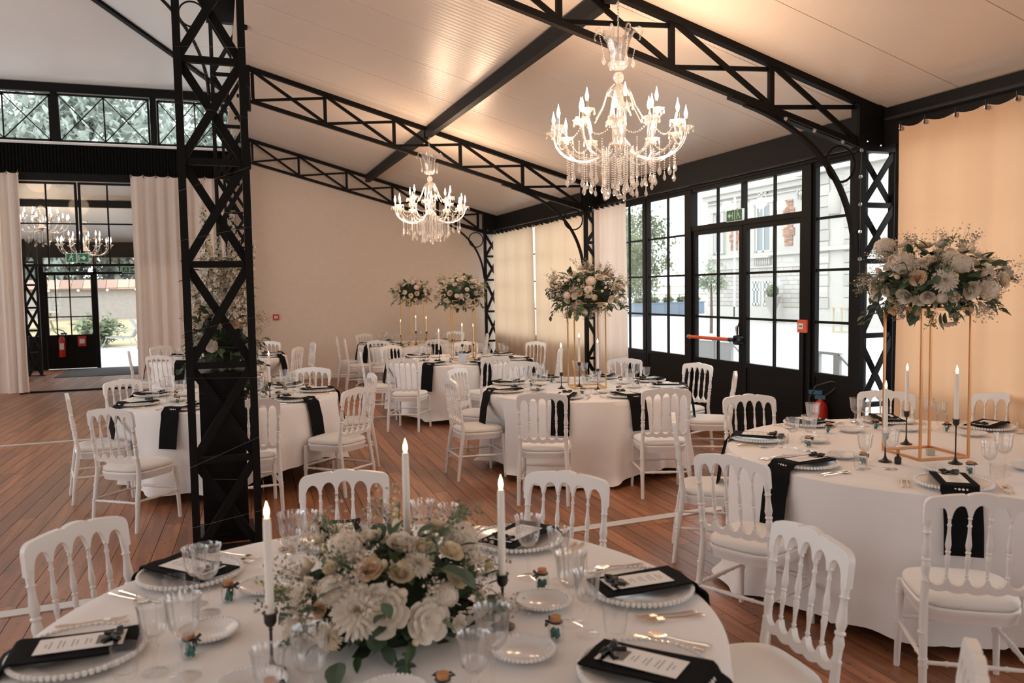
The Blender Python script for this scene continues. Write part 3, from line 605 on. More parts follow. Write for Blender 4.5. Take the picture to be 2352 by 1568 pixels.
CH = [('T1', -.34, 3.11, -46), ('T1', .48, 3.53, -101), ('T1', 1.27, 3.16, -138), ('T1', 1.62, 2.22, 177), ('T2', 2.93, 2.53, 56), ('T1', 1.36, 1.46, 135), ('T2', 2.57, 3.44, 24), ('T2', 2.99, 4.45, -31), ('T2', 3.72, 4.92, -105),
      ('T2', 4.67, 4.72, -136), ('T2', 5.25, 4.3, -155), ('T3', 4.63, 7.48, -164), ('T3', 4.47, 6.74, 147), ('T3', 2.53, 6.21, 63), ('T3', 3.52, 6.04, 72), ('T3', 2.27, 7.27, 1), ('T3', 2.56, 8.12, -44), ('T4', 3.16, 9.71, 102),
      ('T3', 3.25, 8.42, -92), ('T4', 4.25, 10.48, 149), ('T3', 4.32, 8.26, -126), ('T4', 4.48, 11.73, -151), ('T4', 2.25, 10.06, 58), ('T4', 2.07, 11.06, -9), ('T5', .96, 7.22, 130), ('T5', .85, 8.96, -120), ('T5', 1.20, 8.18, -179),
      ('T5', -.74, 8.6, -49), ('T5', -.98, 7.80, 11), ('T5', -.62, 6.79, 53), ('T5', .22, 6.90, 94), ('T7', -.64, 12.28, 57), ('T7', -.72, 14.11, -48), ('T7', -1.0, 13.2, 4), ('T7', .7, 14.32, -121), ('T7', .91, 12.79, 153),
      ('T7', 1.22, 13.70, -175), ('T6', 2.32, 15.2, -10), ('T6', 2.83, 15.75, -58), ('T6', 2.69, 13.85, 52), ('T4', 2.61, 12.09, -59), ('T6', 3.48, 13.65, 94), ('T6', 4.32, 15.58, -136), ('T4', 3.65, 12.26, -109), ('T6', 4.52, 14.57, 167), ('T6', 2.33, 14.30, -6)]
ch0 = make_chair()
for i, (t, x, y, a) in enumerate(CH):
    tx, ty, R = TB[t]; lb = 'white spindle-back chair ' + at(t, math.degrees(atan2(y - ty, x - tx)), 'chair')
    c = ch0 if i == 0 else dup(ch0)
    c.location = (x, y, 0); c.rotation_euler = (0, 0, radians(a)); c['label'] = lb; c['group'] = 'white chairs around the round tables'

# ================================================================== TABLES, LINEN
ZT = .766
ZC = .7645
def cloth(t, seed, lifts=()):
    x, y, R = TB[t]; r = random.Random(seed); a = [(r.randint(7, 11), r.uniform(0, 6.3)), (r.randint(14, 19), r.uniform(0, 6.3)), (r.randint(3, 5), r.uniform(0, 6.3))]; n = 200
    def hem(th):
        z = .02 + .03 * (1 + sin(a[2][0] * th + a[2][1]))
        for c, w_, h in lifts:
            d = (th - radians(c) + pi) % (2 * pi) - pi
            if abs(d) < radians(w_): z = max(z, h * cos(d / radians(w_) * pi / 2) ** .5)
        return z
    m = MB(); rows = [(0, 0), (.5, 0), (.93, 0), (.99, .001)]; vs = []; fs = []; nr = 16
    for k, dz in rows: vs += [(R * k * cos(2 * pi * j / n), R * k * sin(2 * pi * j / n), ZC - dz) for j in range(n)]
    for i in range(nr + 1):
        s = i / nr
        for j in range(n):
            th = 2 * pi * j / n; z = (ZT - .012) * (1 - s) + hem(th) * s
            f = sin(a[0][0] * th + a[0][1] + .4 * sin(3 * th)); g = sin(a[1][0] * th + a[1][1] + s * .8)
            rr = R + .012 + .012 * min(1, s * 6) + s ** 1.7 * (.045 + .065 * f * abs(f) + .02 * g) + (.05 * (s - .93) / .07 * (1 + g) * .5 if s > .93 and z < .07 else 0)
            wz = 1 if z < .50 else max(0, 1 - (z - .50) / .2)
            for (ct, cx, cy, ca) in CH:                        # the linen gives way to the seats pushed under it
                if ct != t or wz == 0: continue
                dx, dy = cx - x, cy - y; dc = hypot(dx, dy); da = (th - atan2(dy, dx) + pi) % (2 * pi) - pi
                if abs(da) < 1:
                    lat = abs(dc * sin(da)); fr = (dc - .245) / cos(da); wl = 1 if lat < .25 else max(0, 1 - (lat - .25) / .12)
                    if fr < rr: rr += (fr - rr) * wz * (3 * wl * wl - 2 * wl ** 3)
            vs.append((rr * cos(th), rr * sin(th), z))
    for i in range(len(rows) + nr):
        for j in range(n): j2 = (j + 1) % n; fs.append((i * n + j, i * n + j2, (i + 1) * n + j2, (i + 1) * n + j))
    m.add(vs, fs)
    return tag(m.build('tablecloth', M['cloth'], None, 60, (x, y, 0)), 'floor-length white tablecloth on the ' + TN[t], 'tablecloth', 'white tablecloths')
for k, (t, lf) in enumerate((('T1', ()), ('T2', ((-100, 30, .10),)), ('T3', ((-75, 28, .11), (-25, 15, .1))), ('T4', ((-150, 20, .12),)), ('T5', ((-50, 42, .24), (-140, 20, .1))), ('T6', ((-160, 20, .12),)), ('T7', ()))):
    x, y, R = TB[t]; o = thing('banquet_table', 'round folding table under the white cloth of the ' + TN[t], 'table', (x, y, 0), 0, 'round banquet tables')
    MB().lathe([(0, .725), (R - .02, .725), (R - .005, .735), (R - .005, .752), (R - .02, .758), (0, .758)], 48).build('tabletop', M['rail'], o, 30)
    for a in range(4):
        c = a * pi / 2 + .6; MB().tube([(.55 * R * cos(c), .55 * R * sin(c), 0), (.55 * R * cos(c), .55 * R * sin(c), .73)], .016, 8).build('leg', M['iron'], o)
    cloth(t, 20 + k, lf)

# ------------------------------------------------------------------ place settings
def plate_mesh(R, beads, n=44):
    p = MB().lathe([(0, .004), (R * .6, .004), (R * .66, .008), (R * .93, .019), (R * .985, .022), (R * .99, .018), (R * .68, .002), (R * .6, 0), (0, 0)], n).mesh('plate', M['china'], 50)
    b = MB()
    for i in range(beads): b.ball((R * cos(2 * pi * i / beads), R * sin(2 * pi * i / beads), .021), R * pi / beads * 1.02, 6, 4)
    return p, b.mesh('bead_rim', M['china'])
PL, PLB = plate_mesh(.168, 64); SP_, SPB = plate_mesh(.083, 44, 32); PLF, _ = plate_mesh(.168, 3, 20); SPF, _ = plate_mesh(.083, 3, 14)
def wine(h, r, n, rib):
    bw = MB().lathe([(.004, h * .50), (r * .45, h * .53), (r * .72, h * .60), (r * .86, h * .70), (r * .90, h * .82), (r * .96, h * .94), (r * 1.06, h), (r * 1.04, h), (r * .93, h * .94), (r * .86, h * .82), (r * .80, h * .70), (r * .66, h * .61), (r * .4, h * .55), (0, h * .535)], n, None, rib, 12)
    st = MB().lathe([(.006, .006), (.0045, h * .12), (.0045, h * .30), (.008, h * .36), (.012, h * .40), (.008, h * .44), (.0055, h * .47), (.009, h * .505)], max(6, n // 4))
    ft = MB().lathe([(0, 0), (r * .86, 0), (r * .88, .003), (r * .5, .006), (.006, .009)], max(10, n // 2)); return bw, st, ft
def gset(h, r, n, rib): b, s, f = wine(h, r, n, rib); return b.mesh('bowl', M['ribglass'], 60), s.mesh('stem', M['glass'], 60), f.mesh('foot', M['glass'], 60)
G1 = gset(.215, .044, 60, .05); G2 = gset(.185, .038, 60, .05)
def gone(h, r): b, s, f = wine(h, r, 16, 0); return b.join(s).join(f).mesh('wine_glass', M['ribglass'], 60)
G1F, G2F = gone(.215, .044), gone(.185, .038)
TUM = MB().lathe([(0, .004), (.024, .004), (.03, .02), (.034, .05), (.035, .088), (.033, .088), (.032, .05), (.028, .022), (0, .012)], 24).mesh('water_tumbler', M['glass'], 60)
def napkin_mesh(hang):
    w2 = .082; path = [(-.150, .026), (-.06, .027), (.06, .027), (.15, .030), (.162, .027), (.172, .012), (.186, .004), (.198, -.012), (.209, -.05), (.232, -.15), (.248, -hang)] if hang else [(-.150, .026), (-.06, .027), (.06, .027), (.13, .030), (.15, .031)]
    m = MB(); vs = []; k = len(path)
    for i, (x, z) in enumerate(path):
        nx, nz = (0, 1) if z > .01 else (1, 0)
        for sgn, y in ((-1, -w2), (-1, -w2 * .3), (1, w2 * .3), (1, w2)):
            wv = .003 * sin(i * 1.7 + y * 40); vs.append((x + wv * nx, y + .004 * sin(i * .9), z + wv * nz)); 
        for y in (-w2, -w2 * .3, w2 * .3, w2):
            wv = .003 * sin(i * 1.7 + y * 40); vs.append((x + wv * nx + .006 * nx, y + .004 * sin(i * .9), z + wv * nz + .006 * nz))
    fs = []
    for i in range(k - 1):
        a, b = i * 8, i * 8 + 8
        for j in range(3): fs.append((a + 4 + j, b + 4 + j, b + 5 + j, a + 5 + j)); fs.append((a + j, a + j + 1, b + j + 1, b + j))
        fs.append((a, b, b + 4, a + 4)); fs.append((a + 3, a + 7, b + 7, b + 3))
    fs += [(0, 4, 5, 1), (1, 5, 6, 2), (2, 6, 7, 3)]; e_ = (k - 1) * 8; fs += [(e_, e_ + 1, e_ + 5, e_ + 4), (e_ + 1, e_ + 2, e_ + 6, e_ + 5), (e_ + 2, e_ + 3, e_ + 7, e_ + 6)]
    return m.add(vs, fs).mesh('napkin', M['napkin'], 50)
NAP = [napkin_mesh(h) for h in (.30, .33, .27)]
CARD = MB().box(-.118, .100, -.05, .05, .0365, .0375).mesh('menu_card', M['paper'], 0)
PRT = MB()
for i in range(11):
    if i % 3 != 2:
        wd = .012 + .02 * ((i * 7) % 5) / 5
        PRT.add([(-.035 + i * .011, -wd, .0378), (-.031 + i * .011, -wd, .0378), (-.031 + i * .011, wd, .0378), (-.035 + i * .011, wd, .0378)], [(0, 1, 2, 3)])
PRT = PRT.mesh('printed_lines', M['ink'], 0)
PIC = MB().add([(-.082, -.030, .0379), (-.048, -.030, .0379), (-.048, .030, .0379), (-.082, .030, .0379)], [(0, 1, 2, 3)]).mesh('printed_picture', M['inkd'], 0)
def bow():
    m = MB()
    for s in (-1, 1):
        m.tube([(-.1, 0, .042), (-.097 + s * .004, s * .02, .052), (-.1, s * .038, .05), (-.104, s * .022, .041), (-.1, 0, .042)], [.006, .009, .01, .008, .006], 6)
        m.tube([(-.1, 0, .042), (-.085, s * .018, .043), (-.066, s * .032, .040)], [.005, .007, .009], 5)
    m.ball((-.1, 0, .044), .008, 8, 5); m.box(-.106, -.094, -.052, .052, .037, .0385); return m.mesh('ribbon_bow', M['ribbon'])
BOW = bow()
def cut(kind):
    L = .19; m = MB()
    if kind == 'knife': m.tube([(0, 0, .004), (.02, 0, .006), (.085, 0, .005), (.09, 0, .004)], [.004, .006, .0045, .003], 8).box(.088, .205, -.007, .007, .003, .0045)
    else:
        m.tube([(0, 0, .004), (.015, 0, .006), (.06, 0, .005), (.13, 0, .008)], [.004, .0055, .0032, .0028], 8)
        if kind == 'spoon': m.lathe([(.0, 0), (.012, .001), (.018, .004), (.0195, .006), (.017, .0055), (.01, .003), (0, .002)], 16, T(.155, 0, .002) @ Matrix.Scale(1.5, 4, (1, 0, 0)))
        else:
            m.box(.128, .15, -.011, .011, .006, .009)
            for y in (-.0095, -.0032, .0032, .0095): m.tube([(.148, y, .0075), (.175, y, .006), (.195, y, .01)], [.0019, .0017, .001], 5)
    return m.mesh(kind, M['cutlery'])
KN, FK, SPN = cut('knife'), cut('fork'), cut('spoon')
def jar_parts():
    b = MB().lathe([(0, 0), (.020, 0), (.022, .004), (.022, .040), (.016, .050), (.017, .056), (.015, .056), (.0145, .05), (.020, .039), (.020, .005), (0, .003)], 20).mesh('jar', M['glass'], 60)
    f_ = MB(); r = random.Random(2)
    for i in range(16): a = r.random() * 6.3; q = r.random() * .012; f_.ball((q * cos(a), q * sin(a), .008 + r.random() * .024), .007, 6, 4)
    ck = MB().lathe([(0, .050), (.0135, .050), (.0155, .068), (0, .068)], 14).mesh('cork', M['cork'], 40)
    rb = MB().tube([(.0175 * cos(i * pi / 8), .0175 * sin(i * pi / 8), .052) for i in range(16)], .003, 6, closed=True)
    for s in (-1, 1): rb.tube([(.018, 0, .052), (.024, s * .016, .058), (.022, s * .028, .052), (.02, s * .012, .050), (.018, 0, .052)], .0035, 5).tube([(.018, 0, .052), (.026, s * .014, .04)], .003, 5)
    return b, f_.mesh('moss', M['moss']), ck, rb.mesh('ribbon_tie', M['ribbon'])
JAR = jar_parts()
SET = {'T1': [132, 90, 40, -7, -48, -95, -140, 176], 'T2': [139, -175, 93, 58, 21, -130, -86, -40], 'T3': [10, -28, -88, -127, 180, 135, 94, 50], 'T4': [178, -130, -89, -38, 28, 70, 121], 'T5': [-48, 2, 47, 97, 150, -162, -118, -84], 'T6': [159, 116, -122, -79, 40, -12, -156], 'T7': [-122, 131, -170, 58, -27, 17]}
JAR_D = {'T3': 1}
rs = random.Random(12)
for t, angs in SET.items():
    tx, ty, R = TB[t]; near = t in ('T1', 'T2'); mid = t in ('T3', 'T5', 'T4')
    for i, a in enumerate(angs):
        th = radians(a); pos = lambda r, da, z=ZT: (tx + r * cos(th + da), ty + r * sin(th + da), z)
        rp = R - .175
        if not inframe(pos(rp, 0), 900 if t == 'T1' else 330): continue
        wh = at(t, a, 'set'); jt = lambda s: rs.uniform(-s, s)
        def put(name, me, lb, cat, grp, p, rz, parts=()):
            if not inframe(p, 90): return None
            o = obj(name, me, None, p, rz); tag(o, (lb + ' ' + wh) if lb else None, cat, grp)
            for q in parts: obj(q.name.split('.')[0], q, o)
            return o
        put('charger_plate', PL if near or mid else PLF, 'white beaded charger plate', 'plate', 'charger plates', pos(rp, 0), th, (PLB,) if near or mid else ())
        o = put('napkin', NAP[i % 3], 'folded black napkin', 'napkin', 'black napkins', pos(rp, 0, ZT + .004), th + jt(.1))
        put('menu_card', CARD, 'white menu card with bow', 'menu', 'menu cards', pos(rp, 0, ZT + .004), (o.rotation_euler.z if o else th) + jt(.06), (PRT, PIC, BOW) if near or mid else (BOW,))
        put('side_plate', SP_ if near or mid else SPF, 'small beaded side plate', 'plate', 'side plates', pos(R - .505, -.05 + jt(.03)), th, (SPB,) if near or mid else ())
        for nm, ge, gf, rr, da, lb in (('wine_glass', G1, G1F, R - .44, .40, 'larger cut wine glass'), ('wine_glass', G2, G2F, R - .37, .26, 'smaller cut wine glass')):
            p = pos(rr + jt(.015), da + jt(.02))
            if not inframe((p[0], p[1], p[2] + .2), 40) and not inframe(p, 40): continue
            if near or mid: o = thing(nm, lb + ' ' + wh, 'glass', p, jt(3), 'stemmed wine glasses'); [obj(q.name.split('.')[0], q, o) for q in ge]
            else: tag(obj(nm, gf, None, p), lb + ' ' + wh, 'glass', 'stemmed wine glasses')
        if near or mid: put('water_tumbler', TUM, 'clear water tumbler', 'glass', 'water tumblers', pos(R - .30, .27 + jt(.02)), 0)
        put('favour_jar', JAR[0], 'corked teal moss jar', 'jar', 'favour jars', pos(R - .46, .19 + jt(.02)), th + pi + jt(.6), JAR[1:])
        if near or mid:
            for me, lb, tg, rad in ((KN, 'knife', .205, 0), (SPN, 'soup spoon', .235, .01), (FK, 'dinner fork', -.205, 0), (FK, 'starter fork', -.232, .012)):
                if mid and lb in ('soup spoon', 'starter fork'): continue
                bx0 = rp + .10 + rad; p = (tx + bx0 * cos(th) - tg * sin(th), ty + bx0 * sin(th) + tg * cos(th), ZT)
                put(me.name.split('.')[0], me, 'champagne silver ' + lb, 'cutlery', 'silver cutlery', p, th + pi + jt(.05))

# ------------------------------------------------------------------ candles
def holder(h):
    o = thing('candle_holder', 'h', 'candle holder')
    MB().lathe([(0, 0), (.034, 0), (.036, .004), (.020, .010), (.010, .020), (.0055, .034)], 24).build('base', M['iron'], o)
    MB().lathe([(.0055, .03), (.004, .06), (.004, h - .05), (.006, h - .045), (.004, h - .04), (.009, h - .036)], 10).build('stem', M['iron'], o)
    MB().lathe([(.0, h - .038), (.010, h - .036), (.016, h - .026), (.0165, h - .006), (.021, h), (.016, h), (.0125, h - .004), (.0125, h - .025), (0, h - .025)], 20).build('cup', M['iron'], o); return o
HO = {h: holder(h) for h in (.16, .205, .245)}; HU = set()
cn = thing('taper_candle', 'c', 'candle')
MB().lathe([(0, -.022), (.0115, -.022), (.0105, .235), (.009, .247), (0, .249)], 16).build('wax', M['wax'], cn)
MB().lathe([(0, .246), (.0055, .252), (.0075, .262), (.006, .272), (.003, .283), (0, .292)], 12).build('led_flame', M['flame'], cn); CU = []
CAN = [('T1', .10, 2.145, .16, 'standing left of the flowers'), ('T1', .75, 2.185, .16, 'standing right of the flowers'), ('T1', .522, 2.41, .245, 'rising behind the flowers'),
       ('T2', 3.44, 3.47, .16, 'left of the gold stand'), ('T2', 3.93, 3.80, .205, 'behind the gold stand'), ('T2', 3.74, 3.28, .245, 'front right of the gold stand'),
       ('T3', 3.155, 7.30, .16, 'left of the gold stand'), ('T3', 3.38, 7.37, .245, 'inside the gold stand'), ('T3', 3.43, 7.05, .205, 'in front of the gold stand'),
       ('T4', 2.87, 10.9, .16, 'left of the gold stand'), ('T4', 3.12, 10.6, .245, 'in front of the gold stand'), ('T4', 3.46, 11.2, .205, 'right of the gold stand'),
       ('T5', .43, 7.78, .16, 'right of the low flowers'), ('T6', 3.2, 14.9, .16, 'left of the gold stand'), ('T6', 3.38, 14.45, .245, 'in front of the gold stand'), ('T6', 3.70, 14.95, .205, 'right of the gold stand')]
for t, x, y, h, wh in CAN:
    o = HO[h] if h not in HU else dup(HO[h]); HU.add(h); o.location = (x, y, ZT); o['label'] = 'black iron candle holder %s on the %s' % (wh, TN[t]); o['group'] = 'black candle holders'
    c = cn if not CU else dup(cn); CU.append(1); c.location = (x, y, ZT + h); c['label'] = 'lit ivory taper candle %s on the %s' % (wh, TN[t]); c['group'] = 'taper candles'

# ------------------------------------------------------------------ gold stands and small table pieces
def stand(x, y, a, m, label, hgt=.84, s=.155):
    o = thing('flower_stand', label, 'flower stand', (x, y, ZT), a, 'tall gold flower stands'); b = .006
    for sx in (-1, 1):
        for sy in (-1, 1): MB().box(sx * s - b, sx * s + b, sy * s - b, sy * s + b, 0, hgt).build('upright', m, o, 0)
    for z, nm in ((b, 'base_bar'), (hgt - b, 'top_bar')):
        for k in (-1, 1): MB().box(-s, s, k * s - b, k * s + b, z - b, z + b).build(nm, m, o, 0); MB().box(k * s - b, k * s + b, -s + b, s - b, z - b, z + b).build(nm, m, o, 0)
    MB().box(-s, s, -s, s, hgt, hgt + .004).build('top_plate', m, o, 0); return o
stand(3.80, 3.54, radians(-8), M['copper'], 'tall copper-gold frame stand on the table by the peach curtain')
stand(3.43, 7.30, radians(-12), M['gold'], 'tall gold frame stand on the middle table')
stand(3.25, 11.0, radians(-10), M['gold'], 'tall gold frame stand on the table with the blue card')
stand(3.4, 14.77, radians(20), M['gold'], 'tall gold frame stand on the far corner table')
tag(MB().box(-.045, .045, -.004, .004, 0, .135).build('table_card', M['bluecard'], None, 0, (3.06, 10.42, ZT), radians(-18)), 'pale blue card standing on the table before its gold stand', 'card')
tag(MB().box(-.022, .022, -.010, .010, 0, .038).build('wooden_card', M['rail'], None, 0, (3.80, 3.50, ZT), radians(-20)), 'little wooden block inside the copper-gold stand', 'block')
o = thing('bottle', 'tiny black bottle left of the copper-gold stand', 'bottle', (3.46, 3.40, ZT)); MB().lathe([(0, 0), (.016, 0), (.018, .004), (.018, .035), (.007, .045), (.007, .06), (0, .06)], 14).build('body', M['iron'], o); MB().lathe([(0, .058), (.009, .058), (.009, .075), (0, .075)], 10).build('stopper', M['cork'], o)

# ================================================================== FLOWERS (blooms have unit radius)
def petal(m, phi, half, R, H, curl=0., nu=4, nv=5, ruf=.05, r0=.02, pw=.6, hp=1.25, rr=None):
    q = rr.uniform(-.1, .1) if rr else 0
    def fn(i, j):
        u = i * 2 - 1; v = j; wv = half * (.35 + .65 * sin(min(1, v * 1.25) * pi / 2)) * (1 - .35 * max(0, v - .75) / .25 * abs(u)); a = phi + u * wv
        r = r0 + R * v ** pw + curl * max(0, v - .7) ** 2 * 6 - .05 * R * u * u; z = H * v ** hp * (1 + q) - ruf * u * u * v + ruf * .6 * sin(3 * u + phi * 5) * v
        return (r * cos(a), r * sin(a), z)
    m.grid(fn, nu, nv)
def rose(seed, tight=1.):
    r = random.Random(seed); m = MB()
    for R, H, n, cu in ((.12, .62, 3, 0), (.24, .66, 4, 0), (.38, .64, 5, .02), (.55, .56, 6, .06), (.74, .42, 6, .12), (.92, .18, 7, .1)):
        o = r.random() * 6
        for k in range(n): petal(m, o + 2 * pi * k / n + r.uniform(-.1, .1), pi / n * 1.25, R * tight, H, cu, rr=r)
    return m
def ranun(seed):
    r = random.Random(seed); m = MB()
    for i in range(8):
        R = .1 + i * .115; n = 4 + i // 2; o = r.random() * 6
        for k in range(n): petal(m, o + 2 * pi * k / n, pi / n * 1.3, R, .62 * sqrt(max(.02, 1 - (R / 1.0) ** 2)) + .12, 0, nu=3, nv=4, ruf=.03, pw=.45, hp=1.0, rr=r)
    return m
def openf(seed):
    r = random.Random(seed); m = MB()
    for R, H, n in ((.45, .55, 5), (.75, .42, 6), (1.0, .22, 6)):
        o = r.random() * 6
        for k in range(n): petal(m, o + 2 * pi * k / n + r.uniform(-.15, .15), pi / n * 1.15, R, H, .08, ruf=.1, rr=r, nu=4, nv=5)
    return m
def mum(seed):
    r = random.Random(seed); m = MB()
    for i in range(8):
        el = i / 7 * 1.45; n = (22, 22, 20, 18, 15, 12, 8, 5)[i]; L = 1.0 - .35 * i / 7
        for k in range(n):
            a = 2 * pi * (k + i * .5) / n + r.uniform(-.08, .08); wd = .075; l = L * r.uniform(.88, 1.05); ca, sa = cos(a), sin(a); e2 = el + r.uniform(-.08, .08)
            pt = lambda t, s: ((t * l * cos(e2)) * ca - s * sa, (t * l * cos(e2)) * sa + s * ca, .1 + t * l * sin(e2) * .75 - .12 * t * t * (1 - el / 1.5) + (.03 if s else 0))
            m.add([pt(.1, -wd * .4), pt(.1, wd * .4), pt(.55, -wd), pt(.55, wd), pt(.9, -wd * .9), pt(.9, wd * .9), pt(1, 0), pt(.55, 0), pt(.9, 0)], [(0, 1, 3, 7), (0, 7, 2), (2, 7, 8, 4), (7, 3, 5, 8), (4, 8, 6), (8, 5, 6)])
    return m
def hydr(seed):
    r = random.Random(seed); m = MB().ball((0, 0, -.02), .84, 10, 7); n = 70
    for i in range(n):
        z = 1 - 1.15 * (i + .5) / n; a = i * 2.39996; q = sqrt(max(0, 1 - z * z)); nr = Vector((q * cos(a), q * sin(a), z)); c = nr * r.uniform(.85, 1.0); mx = T(c.x, c.y, c.z * .85) @ nr.to_track_quat('Z', 'Y').to_matrix().to_4x4() @ rotz(r.random() * 6)
        for k in range(4):
            t = k * pi / 2; f = lambda d, s: (d * cos(t) - s * sin(t), d * sin(t) + s * cos(t), .03 + d * .15)
            m.add([f(.01, 0), f(.13, -.085), f(.21, 0), f(.13, .085)], [(0, 1, 2, 3)], mx)
    return m
def budm(seed):
    return MB().lathe([(0, -.5), (.30, -.3), (.48, .1), (.5, .45), (.36, .85), (.12, 1.15), (0, 1.2)], 9)
def leafm(L, W, fold=.25, droop=.3, n=5):
    def fn(i, j):
        x = L * i; s = (j - .5) * 2; wd = W * (sin(pi * min(1, i * 1.0 + .02)) ** .7) * .5
        return (x, s * wd, abs(s) * wd * fold - droop * x * x / L)
    return MB().grid(fn, n, 2)
def sprig(seed, n=46, L=1.0):
    r = random.Random(seed); m = MB()
    for b in range(6):
        a = r.random() * 6.3; el = r.uniform(.75, 1.45); d = Vector((cos(a) * cos(el), sin(a) * cos(el), sin(el))); s0 = Vector((0, 0, r.uniform(.2, .5) * L)); l = L * r.uniform(.35, .6); m.tube([s0, s0 + d * l], [.006, .003], 3, False)
        for k in range(n // 6):
            p = s0 + d * l * r.uniform(.25, 1.05) + Vector((r.gauss(0, .06), r.gauss(0, .06), r.gauss(0, .05))) * L; nr = Vector((r.gauss(0, 1), r.gauss(0, 1), r.random() + .3)).normalized(); mx = T(*p) @ nr.to_track_quat('Z', 'Y').to_matrix().to_4x4(); w_ = .035
            m.add([(w_, 0, .01), (0, w_, 0), (-w_, 0, .01), (0, -w_, 0)], [(0, 1, 2, 3)], mx)
    m.tube([(0, 0, -.3), (0, 0, .5 * L)], [.008, .006], 3, False); return m
def freesia(seed):
    r = random.Random(seed); m = MB()
    for k in range(6):
        x = .25 + k * .15; z = .04 * k - .02; s = .15 - .013 * k; m.join(MB().lathe([(0, -.5), (.3, -.2), (.42, .3), (.5, .8), (.3, 1.0), (0, .9)], 7), T(x, .03 * (-1) ** k, z) @ Matrix.Rotation(radians(35), 4, 'Y') @ Matrix.Scale(s, 4))
    return m
BM = {}
for key, fn, mt, nm, sd in (('rose', rose, 'pw', 'rose', 1), ('rosec', rose, 'pc', 'cream_rose', 2), ('rosep', rose, 'pp', 'peach_rose', 3), ('ran', ranun, 'pw', 'ranunculus', 4), ('ranc', ranun, 'pc', 'cream_ranunculus', 5), ('open', openf, 'pw', 'lisianthus', 6),
                        ('mum', mum, 'pw', 'chrysanthemum', 7), ('mumc', mum, 'pc', 'cream_chrysanthemum', 8), ('hyd', hydr, 'pl', 'hydrangea', 9), ('bud', budm, 'pc', 'flower_bud', 10), ('budy', budm, 'py', 'freesia_bud', 11), ('fre', freesia, 'py', 'freesia_spray', 12)):
    BM[key] = (fn(sd).mesh(nm, M[mt], 60), nm)
LF = [(leafm(1, .72).mesh('eucalyptus_leaf', M['euc'], 0), 'eucalyptus_leaf'), (leafm(1, .42, .3, .35).mesh('leaf', M['leaf'], 0), 'leaf'), (leafm(1, .3, .2, .5).mesh('sage_leaf', M['sage'], 0), 'sage_leaf')]
FS = [sprig(k).mesh('filler_sprig', M['filler'], 0) for k in (1, 2, 3)]
GS = [sprig(k, 60).mesh('green_sprig', M['sage'], 0) for k in (4, 5)]
def place(me, nm, par, p, n, s, spin, flat=False):
    o = obj(nm, me, par, p); o.rotation_mode = 'QUATERNION'; n = Vector(n).normalized()
    q = n.to_track_quat('X' if flat else 'Z', 'Z' if flat else 'Y'); o.rotation_quaternion = q @ Vector.to_track_quat(Vector((1, 0, 0) if flat else (0, 0, 1)), 'X' if flat else 'Z', 'Y' if flat else 'Y') if False else q
    if not flat: o.rotation_quaternion = q @ Matrix.Rotation(spin, 3, 'Z').to_quaternion()
    else: o.rotation_quaternion = q @ Matrix.Rotation(spin, 3, 'X').to_quaternion()
    o.scale = (s, s, s); return o
